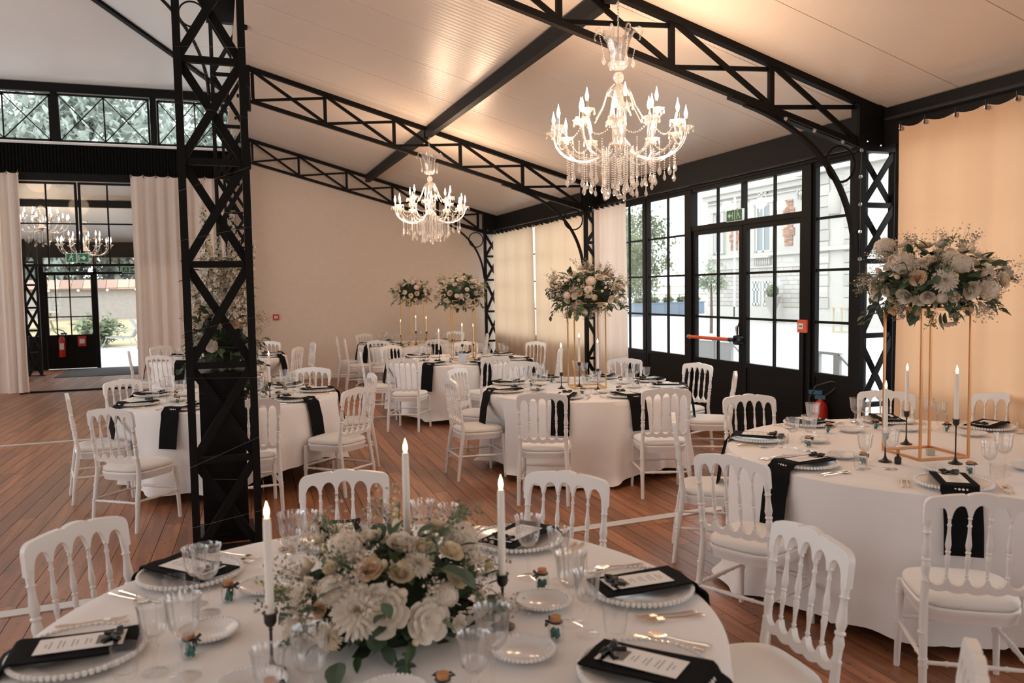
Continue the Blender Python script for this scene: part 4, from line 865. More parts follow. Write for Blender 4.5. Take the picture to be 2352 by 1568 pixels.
def arrangement(name, label, base, c, rad, heroes, nbl, nlf, nsp, seed, zmin, sizes=(.03, .055), grp=None, lscale=.075, trail=0, facing=True):
    """c: centre of the mass above base, rad: its half axes"""
    r = random.Random(seed); o = thing(name, label, 'flower arrangement', base, 0, grp); c = Vector(c); rad = Vector(rad); placed = []; low = not name.startswith('tall')
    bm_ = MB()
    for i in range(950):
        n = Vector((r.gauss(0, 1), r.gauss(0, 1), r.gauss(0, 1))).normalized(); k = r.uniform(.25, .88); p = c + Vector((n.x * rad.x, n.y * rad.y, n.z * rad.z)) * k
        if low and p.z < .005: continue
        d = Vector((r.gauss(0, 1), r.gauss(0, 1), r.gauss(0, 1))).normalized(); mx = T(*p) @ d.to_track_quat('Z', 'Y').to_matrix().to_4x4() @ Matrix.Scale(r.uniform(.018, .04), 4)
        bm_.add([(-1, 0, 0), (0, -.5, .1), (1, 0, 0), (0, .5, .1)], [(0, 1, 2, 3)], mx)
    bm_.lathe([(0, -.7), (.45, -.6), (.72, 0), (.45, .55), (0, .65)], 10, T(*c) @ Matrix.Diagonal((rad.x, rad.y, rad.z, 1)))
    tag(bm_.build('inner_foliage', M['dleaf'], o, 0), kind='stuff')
    for t, s, x, y, z in heroes:
        p = Vector((x, y, z)); n = Vector((p.x / rad.x ** 2, p.y / rad.y ** 2, p.z / rad.z ** 2)).normalized(); n = (n + Vector((0, 0, .25))).normalized()
        place(BM[t][0], BM[t][1], o, c + p * .96, n, s, r.random() * 6); placed.append((p, s))
    kinds = ['ran', 'open', 'rose', 'hyd', 'ranc', 'mum', 'rosec', 'bud', 'bud', 'budy', 'hyd', 'open', 'rosep']
    tries = 0; k = 0
    while k < nbl and tries < nbl * 40:
        tries += 1; n = Vector((r.gauss(0, 1), r.gauss(0, 1), r.gauss(0, 1))).normalized()
        p = Vector((n.x * rad.x, n.y * rad.y, n.z * rad.z)) * r.uniform(.9, 1.06)
        if n.z < zmin: continue
        s = r.uniform(*sizes); t = r.choice(kinds)
        if t in ('bud', 'budy'): s *= .55
        if any((p - q).length < (s + s2) * .78 for q, s2 in placed): continue
        if s * .9 + .005 > p.z + c.z and low: continue
        nn = (Vector((n.x / rad.x, n.y / rad.y, n.z / rad.z)).normalized() + Vector((0, 0, .2))).normalized()
        place(BM[t][0], BM[t][1], o, c + p, nn, s, r.random() * 6); placed.append((p, s)); k += 1
    for i in range(nlf):
        n = Vector((r.gauss(0, 1), r.gauss(0, 1), r.gauss(0, 1))).normalized()
        if n.z < zmin - .35: n.z *= -1
        p = c + Vector((n.x * rad.x, n.y * rad.y, n.z * rad.z)) * r.uniform(.82, 1.02); me, nm = LF[r.choice((0, 0, 1, 1, 2))]; d = (n + Vector((r.gauss(0, .5), r.gauss(0, .5), r.gauss(0, .4)))).normalized(); s = lscale * r.uniform(.6, 1.15)
        if low and p.z + d.z * s < .01: d.z = abs(d.z)
        if low and p.z < .02: p.z = .02
        place(me, nm, o, p, d, s, r.uniform(-.6, .6), True)
    for i in range(nsp):
        n = Vector((r.gauss(0, 1), r.gauss(0, 1), r.gauss(.25, .8))).normalized()
        if n.z < zmin: n.z = abs(n.z)
        p = c + Vector((n.x * rad.x, n.y * rad.y, n.z * rad.z)) * .82; me = r.choice(FS) if r.random() < .7 else r.choice(GS); s = r.uniform(.10, .20)
        place(me, me.name.split('.')[0], o, p, (n + Vector((0, 0, .3))).normalized(), s, r.random() * 6)
    for i in range(trail):                                     # leafy stems trailing down or reaching out
        a = r.random() * 6.3; p0 = c + Vector((cos(a) * rad.x * .8, sin(a) * rad.y * .8, -.5 * rad.z)); dz = -r.uniform(.05, .14) if i % 3 else r.uniform(.12, .2); ex = r.uniform(.06, .14); p1 = p0 + Vector((cos(a) * ex, sin(a) * ex, dz))
        if p1.z < .01 and low: p1.z = .012
        MB().tube([p0, (p0 + p1) / 2 + Vector((0, 0, .03)), p1], .0022, 5).build('trailing_stem', M['stem'], o)
        for k in range(5):
            t = .2 + k * .2; q = p0.lerp(p1, t); d = Vector((r.gauss(0, .6) + cos(a), r.gauss(0, .6) + sin(a), r.uniform(-.6, .2))).normalized(); place(LF[0][0], 'eucalyptus_leaf', o, q, d, r.uniform(.04, .065), r.uniform(-.5, .5), True)
    return o
HERO1 = [('mum', .082, -.137, -.189, .047), ('open', .068, -.075, -.207, .043), ('rosep', .042, -.098, -.141, .139), ('ran', .047, .004, -.097, .18), ('ranc', .04, -.014, -.171, .126), ('open', .058, .047, -.217, .003), ('hyd', .06, -.145, -.035, .172), ('hyd', .058, .211, .025, .149), ('mum', .05, .038, -.155, .14), ('ranc', .036, .066, -.109, .168), ('mumc', .045, -.213, -.153, -.025), ('rosec', .036, .149, -.163, .091), ('ran', .036, -.077, -.033, .191), ('ranc', .03, -.188, -.085, .136), ('bud', .024, -.027, -.143, .151), ('bud', .022, -.055, -.144, .147), ('open', .035, .22, -.149, .002), ('bud', .022, -.203, .075, .175), ('bud', .026, -.243, .056, .11), ('open', .035, -.278, -.046, .063), ('ranc', .035, .138, .048, .181), ('bud', .028, -.018, -.201, .08), ('hyd', .045, -.195, -.132, .093), ('rosec', .04, .148, -.104, .146), ('bud', .028, .012, .009, .2), ('hyd', .035, .108, -.195, .059)]
HERO2 = [('mum', .075, -.214, -.264, .003), ('ran', .055, -.09, -.317, -.049), ('ran', .052, -.304, -.081, -.075), ('ran', .045, -.247, -.186, -.083), ('hyd', .07, -.288, -.046, .103), ('rosep', .05, -.298, -.161, .018), ('ran', .05, -.31, .013, .081), ('ran', .045, .002, -.038, .199), ('mum', .05, -.256, -.148, .099), ('hyd', .06, -.111, -.279, .094), ('open', .06, .177, -.227, -.119), ('open', .06, -.293, .149, -.051), ('hyd', .06, -.212, .171, .211), ('hyd', .06, .036, -.329, -.046), ('open', .05, -.129, .096, .207), ('budy', .03, -.17, -.292, .021), ('ranc', .04, -.054, -.296, .093), ('ranc', .04, -.224, -.175, .11), ('open', .05, .028, -.082, -.24), ('bud', .028, .11, -.156, .169), ('bud', .03, -.308, .104, .06), ('open', .05, -.09, .063, -.2)]
f1 = arrangement('flower_centrepiece', 'low white and cream flower centrepiece on the foreground table', (.45, 2.27, ZT), (0, 0, .105), (.29, .22, .19), HERO1, 38, 85, 46, 31, -.25, (.022, .04), None, .062, 8)
for k, (x, y, z, d) in enumerate(((.02, .03, .27, (.1, .05, 1)), (-.26, .0, .16, (-1, .1, .1)), (-.14, .02, .24, (-.2, .1, 1)), (.2, .03, .22, (.3, .1, 1)))):
    place(BM['fre'][0], 'freesia_spray', f1, (x, y, z), d, (.11, .12, .08, .07)[k], 0, True); MB().tube([(x * .6, y * .6, z - .08), (x, y, z), Vector((x, y, z)) + Vector(d).normalized() * .1], .0022, 5).build('freesia_stem', M['stem'], f1)
for x, y, z, d, s in ((.09, -.19, .235, (.9, -.3, -.2), .085), (.13, -.17, .22, (.8, -.5, -.4), .08), (-.17, -.17, .215, (-.9, .1, -.1), .075), (-.24, -.13, .11, (-1, -.3, -.1), .085), (.24, -.13, .12, (.6, -.7, -.5), .08), (-.19, -.2, .03, (-.2, -.6, -.1), .08), (.25, -.10, .09, (1, -.1, -.2), .07), (.07, .0, .28, (.6, -.3, .5), .06)):
    place(LF[0][0], 'eucalyptus_leaf', f1, (x, y, z), d, s, .2, True)
ZS = ZT + .845
arrangement('tall_flower_arrangement', 'large white flower arrangement topping the copper-gold stand by the peach curtain', (3.83, 3.52, ZS), (0, 0, .145), (.335, .335, .19), HERO2, 62, 130, 84, 32, -.97, (.03, .055), 'tall flower arrangements', .085, 12)
arrangement('tall_flower_arrangement', 'white and green flower arrangement topping the gold stand of the middle table', (3.43, 7.30, ZS), (0, 0, .10), (.35, .35, .21), (), 84, 160, 80, 33, -.97, (.03, .055), 'tall flower arrangements', .085, 14)
arrangement('tall_flower_arrangement', 'white flower arrangement topping the gold stand behind the blue card', (3.24, 11.0, ZS), (0, 0, .10), (.34, .34, .22), (), 80, 100, 30, 34, -.97, (.03, .058), 'tall flower arrangements', .085, 8)
arrangement('tall_flower_arrangement', 'smaller-looking white flower arrangement on the far corner table stand', (3.40, 14.77, ZS), (0, 0, .10), (.33, .33, .21), (), 74, 90, 24, 35, -.97, (.03, .058), 'tall flower arrangements', .085, 6)
arrangement('flower_centrepiece', 'low white flower centrepiece on the table behind the lattice column', (.16, 8.0, ZT), (0, 0, .11), (.24, .22, .17), (), 40, 60, 20, 36, -.2, (.025, .045), None, .065, 4)
arrangement('flower_centrepiece', 'low white flower centrepiece on the far left table', (0, 13.3, ZT), (0, 0, .11), (.24, .22, .17), (), 36, 40, 10, 37, -.2, (.025, .045), None, .065, 2)
# pedestal inside the near column and the tall delphinium arrangement on it
o = thing('pedestal', 'tall black pedestal standing behind the near lattice column', 'pedestal', (.01, 6.15, 0), radians(0))
MB().box(-.15, .15, -.13, .16, .0, 1.15).build('shaft', M['marble'], o, 0); MB().box(-.18, .18, -.16, .19, 1.15, 1.20).build('top_slab', M['marble'], o, 0); MB().box(-.19, .19, -.17, .20, 0, .05).build('plinth', M['marble'], o, 0)
fd = arrangement('delphinium_arrangement', 'tall white delphinium arrangement on the black pedestal behind the lattice column', (.03, 6.17, 1.20), (0, 0, .22), (.24, .21, .27), (), 30, 170, 20, 38, -.3, (.03, .055), None, .085, 5)
def spike(seed, L):
    r = random.Random(seed); m = MB(); n = 80
    for i in range(n):
        t = i / n; z = .22 * L + t * .78 * L; a = i * 2.4; sz = (.034 * (1 - t) + .012) * r.uniform(.8, 1.15); q = .042 * (1 - t * .75); d = Vector((cos(a), sin(a), r.uniform(-.1, .4))).normalized(); mx = T(q * cos(a), q * sin(a), z) @ d.to_track_quat('Z', 'Y').to_matrix().to_4x4() @ rotz(r.random() * 6)
        for k in range(5):
            b = k * 2 * pi / 5; f = lambda dd, s: (sz * (dd * cos(b) - s * sin(b)), sz * (dd * sin(b) + s * cos(b)), sz * dd * .25)
            m.add([f(.08, 0), f(.65, -.38), f(1.05, 0), f(.65, .38)], [(0, 1, 2, 3)], mx)
    return m.mesh('florets', M['pd'], 0)
SPK = [spike(k, 1.0) for k in (1, 2, 3)]; r = random.Random(8)
eye = MB(); rr_ = random.Random(1)
for i in range(40):
    t = i / 40; z = .22 + t * .74; a = i * 2.4 * 1.45; q = .05 * (1 - t * .75); eye.ball((q * cos(a), q * sin(a), z), .0062, 5, 3)
eye = eye.mesh('floret_eyes', M['dleaf'])
for i in range(20):
    a = r.random() * 6.3; lean = r.uniform(.02, .26); L = r.uniform(.7, 1.02) * (1.0 if lean < .2 else .85); q = r.uniform(.02, .12)
    d = Vector((cos(a) * lean, sin(a) * lean * .8, 1)); p = (q * cos(a), q * sin(a), .18)
    st_ = MB().tube([(0, 0, 0), (.005, 0, .5), (0, 0, .98)], [.008, .006, .003], 5).build('delphinium_stem', M['stem'], fd); st_.rotation_mode = 'QUATERNION'; st_.rotation_quaternion = d.to_track_quat('Z', 'Y') @ Matrix.Rotation(r.random() * 6, 3, 'Z').to_quaternion(); st_.location = p; st_.scale = (1, 1, L)
    obj('florets', SPK[i % 3], st_); obj('floret_eyes', eye, st_)
    for k in range(7): place(LF[1][0], 'leaf', fd, Vector(p) + d * r.uniform(.1, .62), (cos(a + k * 2), sin(a + k * 2), .3), r.uniform(.06, .11), 0, True)

# ================================================================== CHANDELIERS
def drop_mesh(L): return MB().lathe([(0, .002), (.006, -.003), (.004, -.010), (.19 * L, -.35 * L - .010), (.27 * L, -.64 * L - .010), (.16 * L, -.85 * L - .010), (0, -L - .010)], 6).mesh('crystal_drop', M['crystal'], 10)
DR = [drop_mesh(.058), drop_mesh(.07), drop_mesh(.036)]
def beads(pts, rad, n): 
    m = MB()
    for i in range(n):
        t = i / max(1, n - 1) * (len(pts) - 1); k = min(int(t), len(pts) - 2); p = Vector(pts[k]).lerp(Vector(pts[k + 1]), t - k); m.ball(p, rad, 6, 4)
    return m
def make_chandelier(far):
    o = thing('chandelier', 'c', 'chandelier'); n = 6 if far else 10
    if not far:
        ch = MB(); z = .80
        while z < 1.06: ch.tube([(.006 * cos(a), .006 * sin(a) if int(z * 50) % 2 else 0, z + .012 * sin(a)) if False else ((.007 * cos(a), 0, z + .013 * sin(a)) if int(round((z - .8) / .022)) % 2 else (0, .007 * cos(a), z + .013 * sin(a))) for a in [i * pi / 4 for i in range(8)]], .0022, 4, closed=True); z += .022
        ch.build('chain', M['chrome'], o)
        MB().lathe([(.05, .52), (.062, .55), (.07, .62), (.085, .70), (.12, .775), (.117, .775), (.08, .70), (.065, .62), (.05, .55)], 20, None, .06, 8).build('crown_vase', M['arm'], o)
        for k in range(8):
            a = k * pi / 4; pts = []
            for i in range(15):
                t = i / 14
                if t < .6: r_, z = .03 + .09 * (t / .6) ** 1.5, .56 + .20 * t / .6
                else: b = (t - .6) / .4 * 3.9; r_, z = .155 - .035 * cos(b), .76 + .035 * sin(b)
                pts.append((r_ * cos(a), r_ * sin(a), z))
            MB().tube(pts, .0065, 7).build('crown_scroll', M['arm'], o)
            q = (.155 * cos(a), .155 * sin(a), .73)
            if k % 2 == 0: beads([q, (q[0] * .8, q[1] * .8, .60)], .006, 9).build('bead_strand', M['crystal'], o); obj('crystal_drop', DR[1], o, (q[0] * .8, q[1] * .8, .6))
        MB().tube([(0, 0, .3), (0, 0, .80)], .006, 8).build('rod', M['chrome'], o)
    MB().lathe([(0, .495), (.045, .50), (.07, .52), (.078, .545), (.07, .545), (.05, .52), (0, .51)], 20, None, .05, 10).build('crown_bowl', M['crystal'], o)
    MB().ball((0, 0, .44), .042, 12, 8).build('glass_ball', M['crystal'], o, 20)
    MB().lathe([(.03, .40), (.05, .385), (.085, .35), (.098, .315), (.094, .315), (.08, .345), (.03, .375)], 20).build('dome', M['arm'], o)
    MB().lathe([(.02, .39), (.03, .32), (.022, .22), (.036, .14), (.05, .06), (.034, .0), (.06, -.04), (.085, -.07), (.08, -.10), (.045, -.13), (.012, -.16), (0, -.165)], 16, None, .05, 8).build('column', M['arm'], o)
    MB().lathe([(.08, -.068), (.105, -.085), (.09, -.105), (.03, -.12), (.012, -.14), (.008, -.17), (0, -.17)], 16).build('hub', M['chrome'], o)
    def arm(rad, zc, na, off, dip):
        am = cm = None; out = []
        pts = [(.07, 0, -.05)]
        for i in range(1, 15):
            t = i / 14; pts.append((.07 + (rad - .07) * (1 - cos(t * pi)) * .5 if t < 1 else rad, 0, -.05 + (zc + .05) * t ** 3 + dip * sin(t * pi) ** 1.0 * (1 if t < .55 else 1)))
        A_ = MB().tube(pts, .0085, 6 if far else 8).mesh('arm', M['arm'])
        C_ = MB().lathe([(.008, zc - .02), (.022, zc - .005), (.045, zc + .012), (.058, zc + .026), (.053, zc + .026), (.03, zc + .01), (.006, zc)], 12, T(rad, 0, 0), .09, 6).mesh('drip_cup', M['crystal'], 30)
        S_ = MB().lathe([(.011, zc), (.011, zc + .078), (.006, zc + .085)], 10, T(rad, 0, 0)).mesh('candle_sleeve', M['chrome'])
        B_ = MB().lathe([(.007, zc + .082), (.012, zc + .103), (.0145, zc + .12), (.009, zc + .145), (.0035, zc + .170), (.001, zc + .185)], 10, T(rad, 0, 0)).mesh('bulb', M['bulb'])
        for k in range(na):
            a = off + 2 * pi * k / na; q = obj('arm', A_, o, (0, 0, 0), a); obj('drip_cup', C_, q); obj('candle_sleeve', S_, q); obj('bulb', B_, q)
            if not far:
                for j in range(5):
                    b = j * 2 * pi / 5; obj('crystal_drop', DR[2], q, (rad + .054 * cos(b), .054 * sin(b), zc + .022))
    arm(.30, .15, 6, .2, -.10); arm(.50, .025, 12, .0, -.14)
    r = random.Random(9)
    if not far:
        for k in range(8):
            a = k * pi / 4; beads([(.095 * cos(a), .095 * sin(a), .32), (.13 * cos(a), .13 * sin(a), .22), (.19 * cos(a), .19 * sin(a), .12)], .0075, 17).build('bead_strand', M['crystal'], o)
        for k in range(12):                                    # swags between the lower arms
            a, b = 2 * pi * k / 12, 2 * pi * (k + 1) / 12; pts = []
            for i in range(9): t = i / 8; c = a + (b - a) * t; pts.append((.47 * cos(c), .47 * sin(c), .03 - .09 * sin(pi * t)))
            beads(pts, .0065, 17).build('bead_swag', M['crystal'], o)
    BS = {}
    for k in range(18 if far else 66):
        ring = k % 3; rad = (.13, .27, .40)[ring] + r.uniform(-.02, .02); a = 2 * pi * (k // 3) / (6 if far else 22) + ring * .12 + r.uniform(-.05, .05); z0 = (-.10, -.12, -.08)[ring]; L = (.26, .22, .17)[ring] + r.uniform(-.05, .05); key = round(L, 2)
        if key not in BS: BS[key] = beads([(0, 0, 0), (0, 0, -key)], .0056, int(key / .0155)).mesh('bead_strand', M['crystal'])
        s = obj('bead_strand', BS[key], o, (rad * cos(a), rad * sin(a), z0)); obj('crystal_drop', DR[r.choice((0, 1, 1))], s, (0, 0, -key))
    beads([(0, 0, -.17), (0, 0, -.42)], .008, 15).build('bead_strand', M['crystal'], o); MB().ball((0, 0, -.455), .022, 10, 7).build('crystal_ball', M['crystal'], o, 20)
    return o
c1 = make_chandelier(False); c1.location = CHAND[0]; c1['label'] = 'large lit crystal chandelier nearest, hanging under the near purlin'; c1['group'] = 'crystal chandeliers'
dup(c1, None, CHAND[1], .3, 'smaller-looking lit crystal chandelier hanging above the table with the blue card', 'crystal chandeliers')
c3 = make_chandelier(True); c3.location = CHAND[2]; c3['label'] = 'lit chandelier behind the left door glass, upper left one'; c3['group'] = 'crystal chandeliers'
dup(c3, None, CHAND[3], .2, 'lit chandelier behind the door glass, just above its exit sign', 'crystal chandeliers')

# ================================================================== SAFETY GEAR ON THE WALLS
def extinguisher(loc, label, rz=0):
    o = thing('fire_extinguisher', label, 'fire extinguisher', loc, rz)
    MB().lathe([(0, 0), (.07, 0), (.075, .012), (.075, .40), (.06, .45), (.03, .475), (.02, .49), (0, .49)], 24).build('cylinder', M['red'], o)
    MB().box(-.05, .05, -.018, .018, .49, .53).box(-.02, .11, -.016, .016, .535, .575).build('valve_head', M['blue'], o)
    MB().tube([(-.03, 0, .51), (-.12, 0, .58), (-.18, .0, .66), (-.10, 0, .67), (.04, .0, .62), (.10, .02, .50), (.085, .03, .25)], .011, 8).build('hose', M['iron'], o)
    MB().box(-.045, .045, -.078, -.074, .18, .33).build('label_plate', M['white'], o, 0); return o
extinguisher((5.61, 6.50, .12), 'red fire extinguisher with blue head on the kick panel right of the glass doors', 2.2)
extinguisher((-3.50, YB - .10, .30), 'red fire extinguisher on the black door leaf in the far room')
def plaque(name, loc, ax, w_, h_, m, label, cat, detail):
    o = thing(name, label, cat, loc)
    def b(u0, u1, z0, z1, d0, d1, mm, nm):
        (MB().box(-d1, -d0, u0, u1, z0, z1) if ax == 'Y' else MB().box(u0, u1, -d1, -d0, z0, z1)).build(nm, mm, o, 0)
    b(-w_, w_, -h_, h_, 0, .045, m, 'housing'); b(-w_ * .6, w_ * .6, -h_ * .45, h_ * .45, .045, .049, M['white'], 'face')
    if detail: b(-w_ * .4, w_ * .4, -h_ * .12, h_ * .12, .049, .051, M['inkd'], 'mark')
plaque('fire_alarm', (1.09, YE, 1.266), 'X', .055, .055, M['red'], 'small red fire alarm call point on the cream end wall', 'alarm', 1)
plaque('fire_alarm', (XW - .05, 6.79, 1.325), 'Y', .055, .065, M['orange'], 'orange-red fire alarm call point on the black post right of the glass doors', 'alarm', 1)
plaque('safety_sign', (-3.08, YB - .02, .66), 'X', .09, .12, M['red'], 'red safety notice on the black far door beside its extinguisher', 'sign', 0)
tag(MB().tube([(XW - .065, 6.79, 0), (XW - .065, 6.79, 1.25)], .012, 8).build('conduit', M['black']), 'black conduit running down from the orange-red alarm point', 'pipe')

# ================================================================== OUTSIDE
tag(MB().box(5.83, 90, -30, 120, -.5, -.30).build('ground_courtyard', M['gravel'], smooth=0), kind='structure')
tag(MB().box(-60, 5.83, 22, 30.8, -.3, -.02).build('ground_patio', M['patio'], smooth=0), kind='structure')
tag(MB().add([(-60, 30.8, -.02), (5.83, 30.8, -.02), (5.83, 47, .75), (-60, 47, .75), (-60, 120, .8), (5.83, 120, .8)], [(0, 1, 2, 3), (3, 2, 5, 4)]).build('ground_lawn', M['lawn'], smooth=0), kind='structure')
tag(MB().box(5.83, 7.4, 5.9, 12, -.3, -.03).build('doorstep', M['stone'], smooth=0), 'pale stone doorstep outside the glass doors', 'step')
# garden wall with tiled coping
o = thing('garden_wall', 'grey rendered garden wall with terracotta coping outside the far doorway', 'wall', (-6, 44, .6))
MB().box(-4, 12, -.2, .2, 0, 1.55).build('wall_body', M['gwall'], o, 0)
for k in range(33): MB().add([(-4 + k * .5, -.5, 1.5), (-3.52 + k * .5, -.5, 1.5), (-3.52 + k * .5, .15, 1.92), (-4 + k * .5, .15, 1.92), (-4 + k * .5, -.5, 1.44), (-3.52 + k * .5, -.5, 1.44)], [(0, 1, 2, 3), (0, 4, 5, 1)]).build('tile', M['tile'], o, 0)
def lounger(loc, rz, label):
    o = thing('garden_chair', label, 'garden chair', loc, rz, 'reclining garden chairs')
    MB().grid(lambda i, j: (-.25 + .5 * j, .45 - 1.35 * i if i < .6 else -.36 - .35 * (i - .6) / .4, .36 - .05 * sin(i * 3) if i < .6 else .36 + .62 * (i - .6) / .4), 10, 2).build('sling', M['sling'], o, 0)
    for s in (-1, 1):
        MB().tube([(s * .27, .45, .38), (s * .27, -.3, .36), (s * .27, -.42, .5), (s * .27, -.72, 1.0)], .016, 6).build('side_rail', M['grey'], o)
        MB().tube([(s * .28, .4, .36), (s * .28, .5, .15), (s * .28, .62, 0)], .014, 6).build('leg', M['grey'], o); MB().tube([(s * .28, -.3, .36), (s * .28, -.38, .15), (s * .28, -.55, 0)], .014, 6).build('leg', M['grey'], o)
        MB().tube([(s * .29, -.42, .55), (s * .29, -.1, .62), (s * .29, .15, .58), (s * .29, .2, .38)], .013, 6).build('armrest', M['grey'], o)
lounger((-3.05, 30.2, -.02), radians(80), 'grey reclining garden chair outside, left of the pair in the doorway'); lounger((-1.95, 29.0, -.02), radians(-95), 'pale reclining garden chair outside, beside the blush curtain edge')
o = thing('picnic_table', 'grey picnic table on the lawn before the garden wall', 'table', (-7.3, 38.5, .35)); MB().box(-1, 1, -.4, .4, .70, .76).build('tabletop', M['rail'], o, 0)
for s in (-1, 1): MB().box(-1, 1, s * .75 - .13, s * .75 + .13, .42, .47).build('bench', M['rail'], o, 0); MB().bar((s * .7, -.75, 0), (s * .7, .3, .7), .08, .05).bar((s * .7, .75, 0), (s * .7, -.3, .7), .08, .05).build('leg', M['rail'], o, 0)
o = thing('festoon_lights', 'string of small garden lights hanging across the doorway view', 'string light', (-5, 33, 2.0)); MB().tube([(-4, 0, .1), (-1.5, 0, -.02), (1, 0, 0), (4, 0, .1)], .008, 5).build('cable', M['iron'], o)
for k in range(9): MB().ball((-3.5 + k * .95, 0, -.06 + .01 * (k - 4) ** 2 * .4), .04, 8, 5).build('bulb', emit('garden_bulb', (1, .85, .6), 4) if k == 0 else bpy.data.materials['garden_bulb'], o)
# trees
def foliage(seed, n, rx, rz, s, droop, mt, hollow=.45):
    r = random.Random(seed); m = MB()
    cl = [(Vector((r.gauss(0, 1), r.gauss(0, 1), r.gauss(0, 1))).normalized() * r.uniform(hollow, 1)) for _ in range(46)]
    for i in range(n):
        c = cl[i % 46]; p = c + Vector((r.gauss(0, .14), r.gauss(0, .14), r.gauss(0, .11))); d = Vector((r.gauss(0, 1), r.gauss(0, 1), r.gauss(0, .6) - droop)).normalized(); q = d.to_track_quat('X', 'Z').to_matrix().to_4x4(); k = s * r.uniform(.6, 1.3)
        m.add([(0, 0, 0), (k * .5, -k * .28, 0), (k, 0, -k * .2), (k * .5, k * .28, 0)], [(0, 1, 2, 3)], T(p.x * rx, p.y * rx, p.z * rz) @ q)
    return m.mesh('foliage', M[mt], 0)
FOL = {'cedar': [foliage(1, 9000, 3.2, 4.6, .45, .5, 'conifer'), foliage(2, 9000, 3.6, 4.0, .45, .6, 'conifer')], 'broad': [foliage(3, 7000, 2.6, 3.4, .28, .1, 'broad'), foliage(4, 7000, 2.9, 3.0, .28, .1, 'broad')], 'olive': [foliage(5, 1300, .8, .85, .16, .1, 'olive', .2)], 'bush': [foliage(6, 1500, .7, .55, .2, 0, 'broad', .2)]}
def tree(kind, k, loc, s, h, label, grp):
    o = thing('tree', label, 'tree', loc, k * 1.3, grp); MB().tube([(0, 0, -.2), (.06 * h * .1, 0, h * .4), (0, .05 * h * .1, h)], [.05 * s * h ** .5, .04 * s * h ** .5, .02 * s * h ** .5], 8).build('trunk', M['bark'], o)
    f = obj('foliage', FOL[kind][k % len(FOL[kind])], o, (0, 0, h)); f.scale = (s, s, s); tag(f, kind='stuff'); return o
for k, (x, y, s, h, lb) in enumerate(((-9.6, 50, 1.25, 5.5, 'big pale cedar beyond the garden wall, left in the door glass'), (-4.2, 52, 1.2, 5.6, 'pale cedar beyond the garden wall, right in the doorway'), (-14, 58, 1.6, 8, 'tall cedar behind the leftmost clerestory window'), (-6.5, 60, 1.7, 10, 'tall cedar behind the tilted clerestory window'), (-1, 56, 1.5, 8.5, 'tall cedar behind the clerestory window by the lattice column'), (-9.2, 37.5, .45, 1.9, 'small cedar left of the picnic table'), (4, 54, 1.5, 8, 'tall cedar beyond the garden, hidden by the blush curtain'))):
    tree('cedar', k, (x, y, .5), s, h, lb, 'cedars in the garden')
for k, (x, y, lb) in enumerate(((-3.9, 31.0, 'low green bush behind the left garden chair'), (-1.75, 31.4, 'low green bush behind the right garden chair'))):
    o = thing('bush', lb, 'bush', (x, y, 0)); tag(obj('foliage', FOL['bush'][0], o, (0, 0, .55)), kind='stuff')
for k, (x, y, s, h, lb) in enumerate(((33, 64, 1.25, 4.6, 'leafy tree behind the window left of the glass doors'), (29.5, 56, .95, 3.6, 'leafy tree beside the left corner of the stone mansion'), (38, 76, 1.5, 6.5, 'tall pale tree at the left edge of the courtyard'), (44, 82, 1.6, 6, 'tree farthest away behind the courtyard fence'))):
    tree('broad', k, (x, y, -.3), s, h, lb, 'trees by the courtyard')
o = tree('olive', 0, (20.1, 30.1, -.3), 1.0, 2.35, 'young thin-trunked tree in the courtyard before the mansion', None)
# stone mansion
XF = 29.1
hb = thing('mansion', 'pale stone mansion with brick panels across the courtyard', 'building', (XF, 34, -.3))
def fb(nm, m, y0, y1, z0, z1, d0, d1, par=None): return MB().box(d0, d1, y0 - 34, y1 - 34, z0 + .3, z1 + .3).build(nm, M[m], par or hb, 0)
fb('facade', 'stone', 20, 44, -.3, 11.5, 0, 6); fb('plinth', 'stone', 20, 44.1, -.3, .5, -.12, 0); fb('string_course', 'stone', 20, 44.15, 3.38, 3.58, -.18, 0); fb('string_course', 'stone', 20, 44.1, 2.72, 2.84, -.1, 0)
fb('cornice', 'stone', 20, 44.4, 7.25, 7.45, -.35, 0); fb('cornice', 'stone', 20, 44.25, 6.95, 7.25, -.2, 0); fb('cornice', 'stone', 20, 44.2, 6.72, 6.80, -.1, 0); fb('downpipe', 'white', 40.95, 41.07, -.2, 7, -.12, 0)
def win(y0, y1, z0, z1, tr, sur=True):
    f = MB(); yb, zb = 34, -.3
    for a, b, c, d in ((y0 - .06, y0 + .06, z0, z1), (y1 - .06, y1 + .06, z0, z1), ((y0 + y1) / 2 - .05, (y0 + y1) / 2 + .05, z0, z1), (y0, y1, z0, z0 + .1), (y0, y1, z1 - .1, z1), (y0, y1, tr - .06, tr + .06)): f.box(-.06, .02, a - yb, b - yb, c - zb, d - zb)
    f = f.build('window', M['wframe'], hb, 0); MB().box(-.02, .0, y0 - yb, y1 - yb, z0 - zb, z1 - zb).build('pane', M['pglass'], f, 0)
    if sur: MB().box(-.16, 0, y0 - .3 - yb, y0 - .06 - yb, z0 - zb, z1 + .25 - zb).box(-.16, 0, y1 + .06 - yb, y1 + .3 - yb, z0 - zb, z1 + .25 - zb).box(-.2, 0, y0 - .35 - yb, y1 + .35 - yb, z1 - zb, z1 + .28 - zb).build('window_surround', M['stone'], hb, 0)
win(37.75, 39.0, 3.60, 6.30, 5.35); win(31.2, 32.4, 3.6, 6.3, 5.35); win(28.6, 29.7, 3.7, 6.4, 5.4)
for y0 in (37.75, 38.72): win(y0, y0 + .62, .62, 1.95, 1.5, False)
win(30.2, 31.4, .1, 2.1, 1.5); win(42.4, 43.1, 3.7, 6.2, 5.3)
